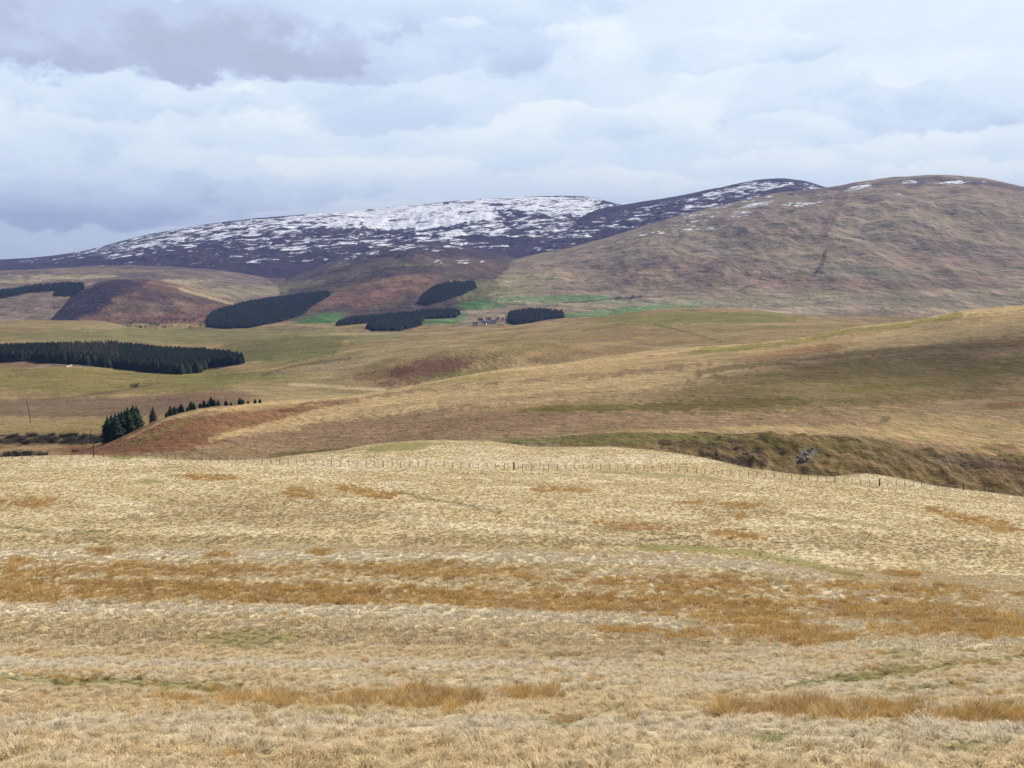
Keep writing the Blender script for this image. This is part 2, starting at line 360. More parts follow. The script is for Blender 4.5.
def landcover(x, y):
    c = Canvas(x, y); u, v = c.u, c.v; na, nb, nc = c.na, c.nb, c.nc
    A = c.seg <= kB0-1; Bk = (c.seg == kB0); low = c.seg < kB0
    fg = c.seg < kB0
    wn = fbm(x/14, y/9, 4, 131); wf = fbm(x/3.2, y/2.0, 3, 137)
    c.base(fg, ['tan', 'straw', 'straw', 'pale', 'pale'], wn*.75+wf*.55+.10)
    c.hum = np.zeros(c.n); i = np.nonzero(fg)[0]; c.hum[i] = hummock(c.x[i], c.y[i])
    hol = (1-sstep(.22, .62, c.hum[i]))*(.88-.66*sstep(60, 150, c.y[i])); c.col[i] += (np.array((.115, .088, .045))-c.col[i])*hol[:, None]  # hollows: brown thatch colour, with the shade between tussocks painted in
    i = np.nonzero(fg & (wn < -.25))[0]
    c.col[i] += (C['olive']-c.col[i])*(sstep(.25, .8, -wn[i])*.35)[:, None]
    pz = fbm(x/2.4, y/1.5, 3, 139); i = np.nonzero(fg & (pz < -.12))[0]
    c.col[i] += (np.array((.25, .205, .095))-c.col[i])*(sstep(.12, .55, -pz[i])*.62*(1-.6*sstep(60, 120, y[i])))[:, None]
    BR = (.66, .575, .415)
    for pts, w, k in (([(-60,554),(300,555),(560,558),(700,563),(780,570),(830,579)], 6, .8), ([(-60,610),(200,609),(400,610),(600,618),(680,628)], 8, .75), ([(-60,664),(300,665),(600,664)], 6, .8), ([(560,668),(800,648),(1060,640)], 7, .55),
                      ([(-60,452),(300,466),(700,458),(1060,500)], 7, .4), ([(700,680),(900,688),(1060,680)], 9, .55), ([(-60,728),(400,726),(1060,738)], 11, .6), ([(560,574),(700,580),(900,600)], 5, .6), ([(100,505),(420,520),(700,548)], 5, .35)):
        c.paint(c.stroke(pts, w, 1.1, fg), BR, k)
    for e in ((200,636,330,16,0),(560,646,200,14,0),(640,655,160,8,2),(200,541,330,5,0),(650,542,200,7,-2),(60,700,120,8,0),(250,520,200,8,0),(900,545,160,14,-4)):
        c.paint(c.ell(*e, 1.3, fg), (.345, .265, .150), .55)
    # ---- foreground: moss and short green grass
    gr = [c.stroke([(-60,680),(60,679),(140,683),(240,688)], 6, 1.1, fg), c.ell(100,684,90,6,0,1.3,fg), c.ell(205,690,50,5,0,1.2,fg),
          c.stroke([(780,689),(850,678),(930,670),(1060,652)], 4.2, .9, fg), c.ell(880,674,70,9,8,1.4,fg),
          c.stroke([(640,547),(700,549),(750,553),(790,560),(830,570),(862,577)], 4.5, .7, fg), c.stroke([(796,518),(840,521),(885,526)], 2.6, .8, fg),
          c.ell(768,738,36,9,0,1.2,fg), c.ell(965,745,42,7,0,1.2,fg), c.ell(560,725,40,6,0,1.4,fg), c.ell(250,640,60,14,0,1.6,fg), c.ell(640,757,40,7,0,1.3,fg),
          c.stroke([(100,455),(150,457),(200,459)], 2.6, .5, fg), c.ell(122,456,16,5,0,.5,fg), c.ell(400,447,45,5,4,.7,fg), c.ell(150,481,16,3,0,.8,fg),
          c.ell(930,688,80,6,4,1.6,fg), c.stroke([(600,472),(690,476),(720,479)], 1.8, .7, fg), c.ell(230,488,14,2,0,1,fg), c.ell(905,655,40,6,0,1.6,fg)]
    for k, g in enumerate(gr):
        c.green[g[0]] = np.maximum(c.green[g[0]], g[1]); c.paint(g, (.15, .14, .03) if k in (3, 5, 7, 8, 12, 13, 14) else (.20, .175, .07), .7)
    # ---- the thin eroded line across the pasture, brown damp patches
    for pts, w in (([(395,492),(430,499),(500,512)], 2.2), ([(545,519),(600,527),(680,536)], 1.8), ([(0,527),(60,533),(110,531)], 2.5), ([(640,541),(700,536)], 1.5)):
        c.paint(c.stroke(pts, w, 1.3, fg), (.20, .165, .08), .6)
    for e in ((35,503,60,9,0), (210,508,80,12,2), (300,513,120,9,0), (300,496,60,8,0), (140,540,150,7,0), (520,545,90,6,0), (640,527,90,7,0), (430,540,90,7,0), (735,510,50,10,0), (800,470,90,4,-4)):
        c.paint(c.ell(*e, 1.4, fg), (.33, .245, .125), .55)
    # ---- rush beds
    ru = [(20,588,110,12,0,.8),(150,590,160,12,0,.7),(320,593,170,11,-1,.7),(470,598,170,11,-2,.7),(600,602,130,11,-4,1.0),(720,606,120,14,-4,1.2),(790,636,70,12,-3,1.0),(745,620,70,9,-6,1.1),
          (880,610,130,12,-2,1.2),(980,625,110,10,3,1.1),(180,571,190,8,0,1.5),(420,572,160,7,-2,1.5),(690,584,150,8,-2,1.6),(900,590,120,6,-3,1.6),(1000,634,50,6,2,1.2),(640,632,40,6,0,1.6),
          (690,636,30,5,0,1.2),(30,598,60,6,0,.7),(330,600,160,6,0,.6),(560,608,90,5,-2,.7),
          (430,703,62,11,0,.8),(365,704,40,7,0,1.1),(255,704,110,6,0,1.5),(530,699,45,6,0,1.2),(730,711,26,10,0,.5),(800,715,90,9,-3,.6),(900,718,110,10,-2,.6),(1010,722,60,7,-3,.9),
          (206,477,38,4.5,0,.6),(300,494,28,6,-6,.9),(372,494,34,6,-10,.9),(628,526,34,5,-4,.9),(738,535,30,6,-6,.9),(738,504,24,4,0,1.0),(945,514,22,5,-12,.7),(985,523,44,6,-10,.9),(740,516,6,5,0,.8),
          (30,503,36,6,0,1.0),(905,574,26,6,-6,.9),(25,560,18,4,0,.8),(105,552,22,4,0,.9),(220,555,22,4,0,.9),(318,552,16,4,0,.9),(445,563,20,4,0,.9),(530,569,14,3,0,.9),(30,575,34,5,0,.8),(690,502,16,2.5,0,1),(560,490,30,3,0,1.2),(650,600,60,6,0,1.2)]
    for k, e in enumerate(ru):
        g = c.ell(*e[:5], e[5]*1.25+.35, fg); c.rush[g[0]] = np.maximum(c.rush[g[0]], g[1]*(.85 if e[5] > 1.3 else 1))
    i = np.nonzero(c.rush > .01)[0]
    c.col[i] += (np.array((.34, .215, .10))-c.col[i])*(c.rush[i]*.6)[:, None]
    # ---- B: burn side and its lip
    sel = c.seg == kB0
    c.base(sel, ['darkol', (.15,.13,.05), (.17,.115,.05), (.24,.17,.085), 'earth', (.14,.115,.045)], fbm(x/7, y/5, 5, 151, .7)*1.0)
    i = np.nonzero(sel & (u < 560))[0]; c.col[i] += (C['drab']-c.col[i])*.8
    c.paint(c.stroke([(500,440),(560,440),(620,438),(700,440),(770,440)], 7, 1.0, sel), (.14,.13,.042), .65)
    for a in (((660,443),(720,446),(760,452)), ((700,455),(740,461),(765,462)), ((760,438),(765,460)), ((730,441),(770,447))):
        c.paint(c.stroke(a, 4, 1.4, sel), 'earth', .8)
    c.paint(c.ell(806,456,16,8,35,.8,sel), 'rock', .7)
    c.paint(c.ell(965,461,55,7,-4,1.3,sel), (.13,.105,.08), .5); c.paint(c.ell(870,470,120,7,-8,1.5,sel), (.24,.16,.06), .4); c.paint(c.ell(1000,470,60,10,-6,1.4,sel), (.16,.10,.07), .45)
    c.paint(c.ell(820,445,110,6,0,1.2,sel), (.19,.145,.055), .6)
    # ---- C: the long slope rising to the right
    sel = (c.seg >= kB) & (c.seg <= kC)
    wc = fbm(x/60, y/26, 5, 161, .6); wd = fbm(x/9, y/7, 4, 163)
    c.base(sel, ['brown', 'drab', 'drab', 'tan', 'straw'], wc*.7+wd*.35)
    s2 = sel
    c.paint(c.ell(420,428,300,15,3,.5,s2), (.285,.205,.145), .8); c.paint(c.ell(820,418,200,8,-1,.7,s2), (.30,.215,.15), .6)
    c.paint(c.stroke([(230,428),(330,412),(460,396),(640,385),(780,360),(900,340),(1024,325)], 13, .8, s2), (.56, .45, .27), .7)  # sunlit band painted into the slope as a paler colour
    c.paint(c.stroke([(430,382),(540,372),(640,362),(740,352),(830,340),(900,330),(1040,314)], 8, .7, s2), 'straw', .75)
    c.paint(c.stroke([(690,352),(740,348),(800,338),(860,327),(960,314)], 4.5, .7, s2), 'lime', .7)
    c.paint(c.ell(800,352,70,6,8,.9,s2), (.36,.20,.11), .6)
    c.paint(c.stroke([(440,402),(560,395),(640,392),(760,370),(860,352),(1024,345)], 4, 1.0, s2), 'drab', .6)
    c.paint(c.stroke([(700,372),(760,364),(860,353),(940,347),(1040,342)], 3.6, 1.3, s2), (.16, .135, .06), .55)
    c.paint(c.ell(850,385,230,30,5,.7,s2), (.185,.155,.078), .85); c.paint(c.ell(590,408,90,4.5,1,.9,s2), (.15,.135,.045), .9); c.paint(c.ell(720,404,120,6,2,1.1,s2), (.135,.12,.045), .9); c.paint(c.ell(890,387,70,4,4,1.0,s2), (.17,.16,.05), .75); c.paint(c.ell(1010,368,80,5,10,1.1,s2), (.17,.155,.055), .7); c.paint(c.ell(960,395,110,6,2,1.3,s2), (.15,.12,.06), .6)  # broad first ellipse puts cloud shade into the slope colour
    pass
    c.paint(c.stroke([(560,440),(640,436),(760,430),(860,430),(960,440),(1060,448)], 7, .7, s2), 'straw', .7); c.paint(c.ell(960,425,110,12,-4,.7,s2), (.42,.345,.19), .7)
    c.paint(c.ell(1010,405,34,4,4,.7,s2), 'bracken', .6); c.paint(c.ell(1000,447,22,4,0,.9,s2), 'darkol', .6); c.paint(c.ell(885,420,8,4,30,.7,s2), 'darkol', .6)
    c.paint(c.stroke([(240,406),(300,401.5),(350,395.5),(400,388),(440,381),(500,370),(560,363),(640,353.5),(700,347.5),(760,343.5),(800,338.5),(850,328),(900,322.5),(960,312.5),(1040,305)], 4.5, .8, s2), (.56,.46,.27), .75)  # brow highlight painted as a bright line along the ridge
    c.paint(c.stroke([(700,350.5),(760,346.5),(800,341),(850,331),(900,326),(960,315)], 3.5, 1.1, s2), (.24,.225,.07), .7); c.paint(c.ell(470,379,70,3,8,1,s2), (.30,.27,.10), .6)
    c.paint(c.stroke([(270,456),(310,453),(350,449)], 3.5, .3, s2), 'darkol', .7)  # dark strip paints in the shade at the foot of the slope
    c.paint(c.ell(215,424,120,12,7,.7,s2), (.21,.11,.065), .85); c.paint(c.ell(140,446,110,9,4,.6,s2), (.20,.105,.065), .9); c.paint(c.ell(310,406,60,5,6,.8,s2), 'bracken', .7)
    c.paint(c.stroke([(210,440),(270,424),(340,406)], 3, 1.4, s2), 'straw', .7); c.paint(c.ell(160,432,50,4,22,1.2,s2), 'olive', .45); c.paint(c.ell(255,408,70,2.6,3,1.0,s2), 'tan', .7)
    c.paint(c.stroke([(130,437),(165,420),(205,410),(250,406)], 1.6, .6, s2), 'straw', .6)
    c.col[sel] *= np.array((.93, .83, .72)); tr = fbm(x/26, y/6.5, 4, 411, .6); k_ = np.nonzero(sel)[0]; c.col[k_] *= (1+.20*tr[k_]+.12*fbm(x[k_]/120, y[k_]/22, 3, 415))[:, None]
    # ---- plain with the plantation, and the green brow
    sel = (c.seg > kC) & (c.seg <= kD+1)
    wc = fbm(x/150, y/110, 5, 171, .6); wd = fbm(x/30, y/40, 3, 173)
    c.base(sel, ['olive', (.30,.26,.12), 'tan', (.42,.345,.2), (.30,.225,.14)], wc*.75+wd*.4)
    c.paint(c.ell(110,380,210,15,0,.5,sel), (.27,.25,.085), .75); c.paint(c.ell(30,364,60,3.5,0,.7,sel), 'pinkish', .7)
    c.paint(c.ell(90,407,200,12,1,.5,sel), (.225,.165,.12), .85); c.paint(c.ell(190,398,90,7,4,.7,sel), (.25,.165,.12), .7); c.paint(c.ell(110,428,160,8,0,.6,sel), (.36,.285,.145), .8)
    c.paint(c.ell(60,440,130,6,0,.7,sel), (.14,.10,.065), .7); c.paint(c.ell(60,449,110,4,0,.9,sel), (.25,.17,.10), .7)
    c.paint(c.stroke([(30,402),(75,397),(110,392),(160,383)], 1.2, .7, sel), 'brown', .8)
    c.paint(c.stroke([(185,395),(195,408)], .9, .3, sel), 'brown', .7); c.paint(c.stroke([(203,396),(214,408)], .9, .3, sel), 'brown', .7)
    c.paint(c.ell(300,392,80,10,-4,.6,sel), (.44,.36,.21), .8); c.paint(c.ell(250,376,90,7,2,.8,sel), 'lime', .5)
    c.paint(c.ell(200,336,270,10,0,.5,sel), (.255,.25,.115), .8); c.paint(c.ell(290,343,80,5,-2,.7,sel), (.30,.22,.12), .6); c.paint(c.ell(300,357,90,8,0,.7,sel), (.235,.23,.095), .7)
    c.paint(c.ell(70,325,90,4,0,.6,sel), (.39,.34,.19), .6)
    c.paint(c.ell(370,352,130,9,4,.9,sel), (.42,.35,.2), .6); c.paint(c.ell(340,378,60,14,-8,.9,sel), (.40,.32,.185), .7)
    c.paint(c.ell(432,368,62,14,14,1.0,sel), (.215,.115,.085), .9); c.paint(c.ell(385,374,40,6,6,.9,sel), 'bracken', .6); c.paint(c.ell(600,336,60,8,6,1.2,sel), (.31,.205,.13), .6)
    c.paint(c.ell(520,345,120,10,8,1.0,sel), (.33,.27,.135), .7); c.paint(c.ell(700,319,130,8,1,.6,sel), (.25,.25,.075), .8); c.paint(c.ell(740,324,90,1.6,0,.8,sel), 'straw', .6)
    c.paint(c.stroke([(655,324),(690,333),(722,342)], .9, .5, sel), 'darkol', .6); c.paint(c.ell(456,374,60,3,8,1,sel), 'lime', .5)
    dg = fbm((x-y*.55)/46, (x+y*.4)/190, 5, 441, .62); k2 = np.nonzero(sel & (u > 235) & (u < 640))[0]
    c.col[k2] *= (1+.34*dg[k2]*1.25*sstep(235, 290, u[k2])*(1-sstep(560, 640, u[k2])))[:, None]
    c.paint(c.ell(285,349,75,15,3,.6,sel), (.17,.175,.07), .8); c.paint(c.stroke([(262,376),(285,368),(320,362),(350,358)], 1.6, 1.0, sel), (.15,.115,.075), .7)
    c.paint(c.stroke([(290,384),(345,388),(385,390)], 2.2, .7, sel), (.62,.52,.34), .85); c.paint(c.ell(330,368,50,8,6,1.2,sel), (.44,.36,.24), .6)
    c.paint(c.ell(600,352,110,5,8,1.0,sel), (.27,.19,.12), .5)
    c.paint(c.stroke([(330,334),(420,334),(500,329)], 1.6, .8, sel), (.48,.40,.26), .6)
    tr = fbm(x/60, y/22, 5, 421, .62); k_ = np.nonzero(sel)[0]; c.col[k_] *= (.78*(1+.28*tr[k_]+.18*wc[k_]))[:, None]*np.array((.90, .84, .74))
    # ---- valley floor and the far hills
    sel = (c.seg > kD+1)
    hw = c.which; nzw = fbm(x/420, y/500, 5, 181, .6); nzf = fbm(x/110, y/160, 4, 185, .6)
    c.base(sel, ['olive', 'pinkish', 'drab', 'olive', 'tan'], nzw*.8+nzf*.3)
    mix = nzw*.75+nzf*.45+nb*.25
    for name, cols in (('left_moor', [(.15,.11,.08), 'heather', (.14,.10,.075), (.19,.15,.10), (.30,.25,.15)]), ('middle_hill', [(.10,.07,.06), (.15,.115,.075), (.09,.065,.06), (.19,.15,.09), (.24,.19,.12)]),
                       ('big_hill', [(.17,.145,.075), (.19,.125,.085), (.25,.195,.12), (.23,.165,.115), (.31,.245,.16)]), ('heather_dome', ['heather', (.11,.08,.06), (.16,.095,.07), (.20,.14,.095), (.10,.07,.06)]),
                       ('far_ridge', ['heather', (.065,.05,.055), 'heather', (.12,.085,.07)]), ('snow_hill', ['heather', (.065,.05,.055), 'heather', (.10,.075,.07)])):
        c.base(sel & (hw == HN.index(name)), cols, mix)
    i = np.nonzero(sel & (hw < 0) & (y > 4300))[0]; c.col[i] += (np.array((.13, .095, .075))-c.col[i])*.8
    HD, LM, MH, BH, FR, SH = [sel & (hw == HN.index(n)) for n in ('heather_dome', 'left_moor', 'middle_hill', 'big_hill', 'far_ridge', 'snow_hill')]
    near_floor = sel & (hw < 0)
    c.paint(c.ell(85,304,60,14,28,.7,HD), 'heather', .9); c.paint(c.ell(60,315,50,8,10,.6,HD), 'heather', .9); c.paint(c.ell(150,296,34,8,-30,1.3,HD), 'heather', .6); c.paint(c.ell(105,290,50,10,20,1.3,HD), 'heather', .6); c.paint(c.ell(180,297,40,4,-14,1.2,HD), (.10,.07,.06), .7); c.paint(c.ell(140,308,40,6,0,1.2,HD), (.12,.09,.065), .6); c.paint(c.ell(125,290,26,6,20,1.2,HD), 'heather', .7)
    c.paint(c.ell(205,293,40,7,-16,.6,HD|LM), (.34,.24,.14), .6)
    c.paint(c.stroke([(180,289),(215,299),(240,306)], 1.6, .6, sel), 'straw', .7)
    for e in ((60,277,60,3,0),(150,283,80,3,2),(15,281,40,2.5,0)): c.paint(c.ell(*e, 1.1, LM), (.40,.34,.19), .7)
    c.paint(c.ell(245,291,60,6,2,.8,sel & ~SH & ~FR), (.25,.23,.12), .6); c.paint(c.ell(150,270,200,3,0,1.2,LM), 'brown', .6); c.paint(c.ell(30,308,50,7,0,.8,LM|near_floor), (.20,.14,.10), .6)
    c.paint(c.ell(170,266,200,5,-2,1.0,LM), 'heather', .7)
    c.paint(c.ell(385,291,66,15,10,.5,MH|BH|near_floor), (.22,.125,.085), .85); c.paint(c.ell(330,302,30,8,12,.8,MH|BH|near_floor), (.23,.13,.09), .7); c.paint(c.ell(365,285,60,4,10,1.1,MH|BH), (.25,.18,.10), .5)
    c.paint(c.ell(412,250,120,16,0,.8,MH), (.065,.048,.058), .85); c.paint(c.ell(412,262,50,6,0,1.2,MH), (.20,.175,.095), .6); c.paint(c.ell(470,265,70,10,-8,1.1,MH), (.16,.11,.085), .6)
    c.paint(c.ell(350,272,40,7,22,1.1,MH), (.13,.09,.07), .6); c.paint(c.ell(290,286,40,6,6,1.0,MH), (.25,.22,.115), .6)
    c.paint(c.ell(520,280,60,10,6,1.0,BH), (.29,.255,.12), .6); c.paint(c.ell(480,290,60,12,0,1.0,BH|MH), (.24,.245,.09), .6)
    for e in ((640,272,80,9,2,1.0),(760,280,120,8,0,1.0),(590,262,60,7,10,1.1),(900,282,140,7,0,1.0),(700,262,50,6,0,1.3),(960,262,70,7,0,1.2)): c.paint(c.ell(*e, BH), (.20,.12,.085), .5)
    for e in ((690,240,60,12,14,1.0),(640,252,60,8,12,1.0),(880,225,120,22,0,1.0),(800,300,200,8,0,.9)): c.paint(c.ell(*e, BH), (.25,.205,.13), .5)
    c.paint(c.ell(860,272,90,8,-2,1.2,BH), (.12,.13,.085), .6); c.paint(c.ell(985,252,50,9,0,1.3,BH), (.14,.11,.095), .5); c.paint(c.ell(720,250,22,6,0,1.3,BH), 'rock', .5); c.paint(c.ell(648,264,14,5,-20,1.3,BH), (.1,.08,.08), .8)
    c.paint(c.stroke([(842,196),(836,210),(828,226),(822,240)], 7, 1.0, BH), (.11,.065,.05), .7); c.paint(c.stroke([(826,250),(822,264),(814,276)], 2.6, .9, BH), (.10,.055,.045), .8); c.paint(c.stroke([(852,192),(838,218),(826,240)], 1.2, 1.0, BH), (.30,.22,.14), .6); c.paint(c.ell(860,301,240,9,0,1.0,BH|near_floor), (.20,.185,.105), .55)
    c.paint(c.stroke([(790,194),(850,187),(930,179),(980,182),(1040,192)], 3, .9, BH), (.085,.055,.055), .85); c.paint(c.ell(915,184,14,4,0,.7,BH), 'heather', .8)
    for e in ((960,292,90,4,1,1.0),(700,303,140,3,0,1.2),(840,310,160,4,0,1.0)): c.paint(c.ell(*e, BH|near_floor), (.40,.33,.22), .6)
    c.paint(c.stroke([(560,303),(640,298),(735,290),(765,283)], 1.1, .8, sel), (.12,.09,.075), .6); c.paint(c.ell(620,295,40,5,0,1.1,sel), (.2,.17,.14), .5)
    c.paint(c.ell(640,303,150,4,0,.8,BH|near_floor), (.15,.18,.09), .6)
    # green inbye fields of the valley farm
    for e in ((315,322,36,8,14,.25),(395,324,60,6,2,.4),(440,318,34,9,4,.35),(500,330,70,4,2,.3),(580,318,70,7,4,.4),(650,309,60,4,2,.5),(545,300,80,5,2,.9),(480,306,30,5,0,.7)):
        c.paint(c.ell(*e, sel), (.10,.20,.05), 1.0)
    c.paint(c.ell(548,303,60,2.5,-2,.8,sel), (.36,.31,.16), .6); c.paint(c.ell(180,325,40,3,0,.8,sel), (.20,.19,.11), .6)
    tr = fbm(x/130+c.z/90, y/330+c.z/45, 6, 431, .68); k_ = np.nonzero(sel)[0]; c.col[k_] *= (.80*(1+.42*tr[k_]+.30*nzf[k_]))[:, None]
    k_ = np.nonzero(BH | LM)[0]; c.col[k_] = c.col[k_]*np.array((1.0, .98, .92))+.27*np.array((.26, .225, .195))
    c.paint(c.stroke([(842,196),(836,210),(828,226),(822,240)], 6, 1.2, BH), (.17,.11,.08), .4); c.paint(c.stroke([(826,250),(822,264),(814,276)], 2.2, 1.0, BH), (.12,.065,.055), .5)
    k_ = np.nonzero(HD)[0]; c.col[k_] *= 1.15
    # ---- lying snow: where and how thickly
    def snow(sel, e, k):
        g = c.ell(*e, sel); c.snow[g[0]] = np.maximum(c.snow[g[0]], g[1]*k)
    for e, k in (((420,216,110,16,4,.4),.74),((300,224,130,10,5,.4),.60),((560,208,80,12,-4,.4),.66),((360,236,190,14,2,.4),.44),((180,236,90,9,10,.4),.54),((110,247,50,4,10,.4),.52),((500,226,140,14,0,.4),.50),((100,255,110,7,5,.4),.34),((250,250,150,12,4,.4),.32),((620,208,70,6,0,.4),.48),((300,240,140,16,0,.4),.47),((150,247,90,9,8,.4),.47),((380,248,90,10,0,.4),.46),((250,258,160,9,2,.4),.33),((460,246,70,8,0,.4),.44),((450,230,60,8,0,.4),.60),((370,211,90,4,2,.3),.70),((520,200,110,5,0,.3),.66),((300,218,60,3,4,.3),.62),((240,224,50,4,8,.3),.58),((410,240,60,3,2,.4),.58),((480,216,40,3,-20,.3),.62)):
        snow(SH, e, k)
    for e, k in (((745,190,60,6,8,.4),.56),((650,211,90,8,12,.4),.44),((560,232,80,8,8,.4),.38),((700,205,110,9,12,.4),.40),((800,186,34,4,-6,.3),.50),((575,236,40,3,4,.3),.52),((490,240,60,6,0,.4),.42),((540,246,60,8,4,.4),.38),((620,222,80,10,12,.4),.46),((760,183,40,3,0,.3),.52)):
        snow(FR, e, k)
    for e, k in (((750,208,90,10,10,.5),.42),((880,193,60,6,0,.5),.36),((700,228,60,9,12,.5),.40),((935,182,60,3,0,.4),.38),((860,187,20,2.4,12,.3),.62),((760,203,30,2.2,10,.3),.56),((790,205,20,5,0,.4),.44),((832,232,4,1.5,20,.3),.42),((640,236,60,6,14,.5),.36),((800,200,60,6,-4,.5),.42),((908,205,60,10,0,.4),.26)):
        snow(BH, e, k)
    for e, k in (((420,248,60,5,0,.4),.46),((360,256,34,6,18,.4),.44),((450,262,50,4,0,.5),.34),((330,262,40,5,16,.5),.32)): snow(MH, e, k)
    snow(LM, (100,264,90,3,0,.5), .30)
    c.col = np.clip(c.col, .01, .9)
    return c

# ------------------------------------------------------------------ materials
def mat(name):
    m = bpy.data.materials.new(name); m.use_nodes = True; g = NT(m.node_tree)
    return m, g, g.n['Principled BSDF']
def ground_material(name, s1, s2, s3, amp, bump, bscale, snow=False):
    m, g, b = mat(name)
    at = g.node('ShaderNodeAttribute', attribute_name='cover'); geo = g.node('ShaderNodeNewGeometry'); P = geo.outputs['Position']
    n1, n2, n3 = g.noise(P, s1, 5, .62), g.noise(P, s2, 4, .6), g.noise(P, s3, 3, .6)
    f = g.math('ADD', g.math('MULTIPLY', n1, 1.1), g.math('ADD', g.math('MULTIPLY', n2, 1.0), g.math('MULTIPLY', n3, .7)))   # mean ~1.4
    f = g.math('ADD', g.math('MULTIPLY', g.math('SUBTRACT', f, 1.4), amp*2.2), 1.0)
    f = g.math('MAXIMUM', f, .25)
    cc = g.node('ShaderNodeCombineXYZ')
    for i in range(3): g.put(cc.inputs[i], f)
    col = g.mix(1.0, at.outputs['Color'], cc.outputs[0], 'MULTIPLY')
    # warm and green drift
    tint = g.mix(g.maprange(n2, .35, .65), (.93, 1.02, .86, 1), (1.06, .98, 1.05, 1)); col = g.mix(.8, col, g.mix(1.0, col, tint, 'MULTIPLY'))
    if snow:
        sa = g.node('ShaderNodeAttribute', attribute_name='snow'); sp = g.node('ShaderNodeSeparateXYZ'); g.l.new(P, sp.inputs[0])
        cb = g.node('ShaderNodeCombineXYZ')
        g.put(cb.inputs[0], g.math('MULTIPLY', sp.outputs[0], 1/150)); g.put(cb.inputs[1], g.math('MULTIPLY', sp.outputs[1], 1/520))
        g.put(cb.inputs[2], g.math('MULTIPLY', g.math('SUBTRACT', sp.outputs[2], g.math('MULTIPLY', sp.outputs[0], .07)), 1/24))
        sn = g.noise(cb.outputs[0], 1.0, 7, .68, .9)
        sn2 = g.noise(g.vmath('MULTIPLY', cb.outputs[0], (3.2, 3.2, 2.6)), 1.0, 7, .7, .5)
        sn = g.math('ADD', g.math('MULTIPLY', sn, .62), g.math('MULTIPLY', sn2, .38))
        wt = g.math('ADD', sa.outputs['Fac'], g.math('MULTIPLY', g.math('SUBTRACT', g.noise(P, 1/420, 2, .5), .5), .12))
        th = g.math('SUBTRACT', 1.0, wt)
        th = g.math('ADD', g.math('MULTIPLY', th, .36), .345)
        mk = g.maprange(g.math('SUBTRACT', sn, th), -.016, .024, 0, 1)
        mk = g.math('MULTIPLY', mk, g.maprange(sa.outputs['Fac'], .10, .22))
        col = g.mix(mk, col, (.86, .88, .92, 1))
    g.l.new(col, b.inputs['Base Color']); b.inputs['Roughness'].default_value = .95; b.inputs['Specular IOR Level'].default_value = .05
    bp = g.node('ShaderNodeBump'); bp.inputs['Strength'].default_value = 1.0; bp.inputs['Distance'].default_value = bump
    bn = g.noise(P, bscale, 6, .62); g.l.new(bn, bp.inputs['Height']); g.l.new(bp.outputs[0], b.inputs['Normal'])
    return m

def mesh_from(name, V, Fq):
    me = bpy.data.meshes.new(name)
    me.vertices.add(len(V)); me.vertices.foreach_set('co', np.ascontiguousarray(V, np.float32).ravel())
    n = Fq.shape[1]
    me.loops.add(Fq.size); me.loops.foreach_set('vertex_index', np.ascontiguousarray(Fq, np.int32).ravel())
    me.polygons.add(len(Fq)); me.polygons.foreach_set('loop_start', np.arange(0, Fq.size, n, dtype=np.int32))
    me.update(calc_edges=True); me.validate(verbose=False)
    return me
def link(o): scene.collection.objects.link(o); return o
def tag(o, label=None, cat=None, group=None, kind=None):
    if label: o['label'] = label
    if cat: o['category'] = cat
    if group: o['group'] = group
    if kind: o['kind'] = kind
    return o
def grid_sheet(name, tau, ys, material, label):
    """one sheet of terrain: fans out from behind the camera"""
    APEX = 22.0
    Tn, Yn = np.meshgrid(tau, ys)
    X = (Tn*(Yn+APEX)).ravel(); Yv = Yn.ravel()
    c = landcover(X, Yv)
    r, q = len(ys), len(tau)
    idx = np.arange(r*q).reshape(r, q)
    Fq = np.stack([idx[:-1, :-1].ravel(), idx[:-1, 1:].ravel(), idx[1:, 1:].ravel(), idx[1:, :-1].ravel()], 1)
    me = mesh_from(name, np.stack([X, Yv, c.z], 1), Fq)
    me.polygons.foreach_set('use_smooth', np.ones(len(me.polygons), bool))
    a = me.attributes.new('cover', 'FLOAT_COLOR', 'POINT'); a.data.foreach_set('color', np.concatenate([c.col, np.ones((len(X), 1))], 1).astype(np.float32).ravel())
    a = me.attributes.new('snow', 'FLOAT', 'POINT'); a.data.foreach_set('value', c.snow.astype(np.float32))
    me.materials.append(material)
    o = link(bpy.data.objects.new(name, me)); tag(o, label, name.replace('_', ' '), None, 'structure')
    return o
def tau_grid(n, lim=.56, out=1.25):
    side = lim+(out-lim)*np.linspace(0, 1, 46)[1:]**1.6
    return np.concatenate([-side[::-1], np.linspace(-lim, lim, n), side])
Y0 = np.concatenate([np.linspace(-20, 8, 30)[:-1], np.arange(8, 40, .10), np.arange(40, 112, .25)])
Y1 = np.concatenate([[Y0[-1]], np.arange(112, 292, .55)])
Y2 = np.concatenate([[Y1[-1]], np.arange(292, 400, .8), np.arange(400, 900, 2.2), np.arange(900, 2560, 7.5)])
Y3 = np.concatenate([[Y2[-1]], np.arange(2560, 6400, 13), np.arange(6400, 9900, 30), np.geomspace(9950, 15000, 26)])
M_near = ground_material('near_pasture', 2.2, 9.0, 30.0, .30, .10, 7.0)
M_past = ground_material('pasture', .55, 2.0, 6.0, .26, .16, 1.6)
M_moor = ground_material('moor', .035, .16, .6, .36, 3.5, .22)
M_hill = ground_material('hill', .0035, .012, .05, .44, 34.0, .016, True)
grid_sheet('ground', tau_grid(760), Y0, M_near, 'pale straw-coloured tussocky pasture falling away in the foreground')
grid_sheet('pasture', tau_grid(1180), Y1, M_past, 'sunlit tan pasture around and below the post and wire fence')
grid_sheet('moorland', tau_grid(1240), Y2, M_moor, 'long tawny and green moorland slopes and burn side beyond the fence')
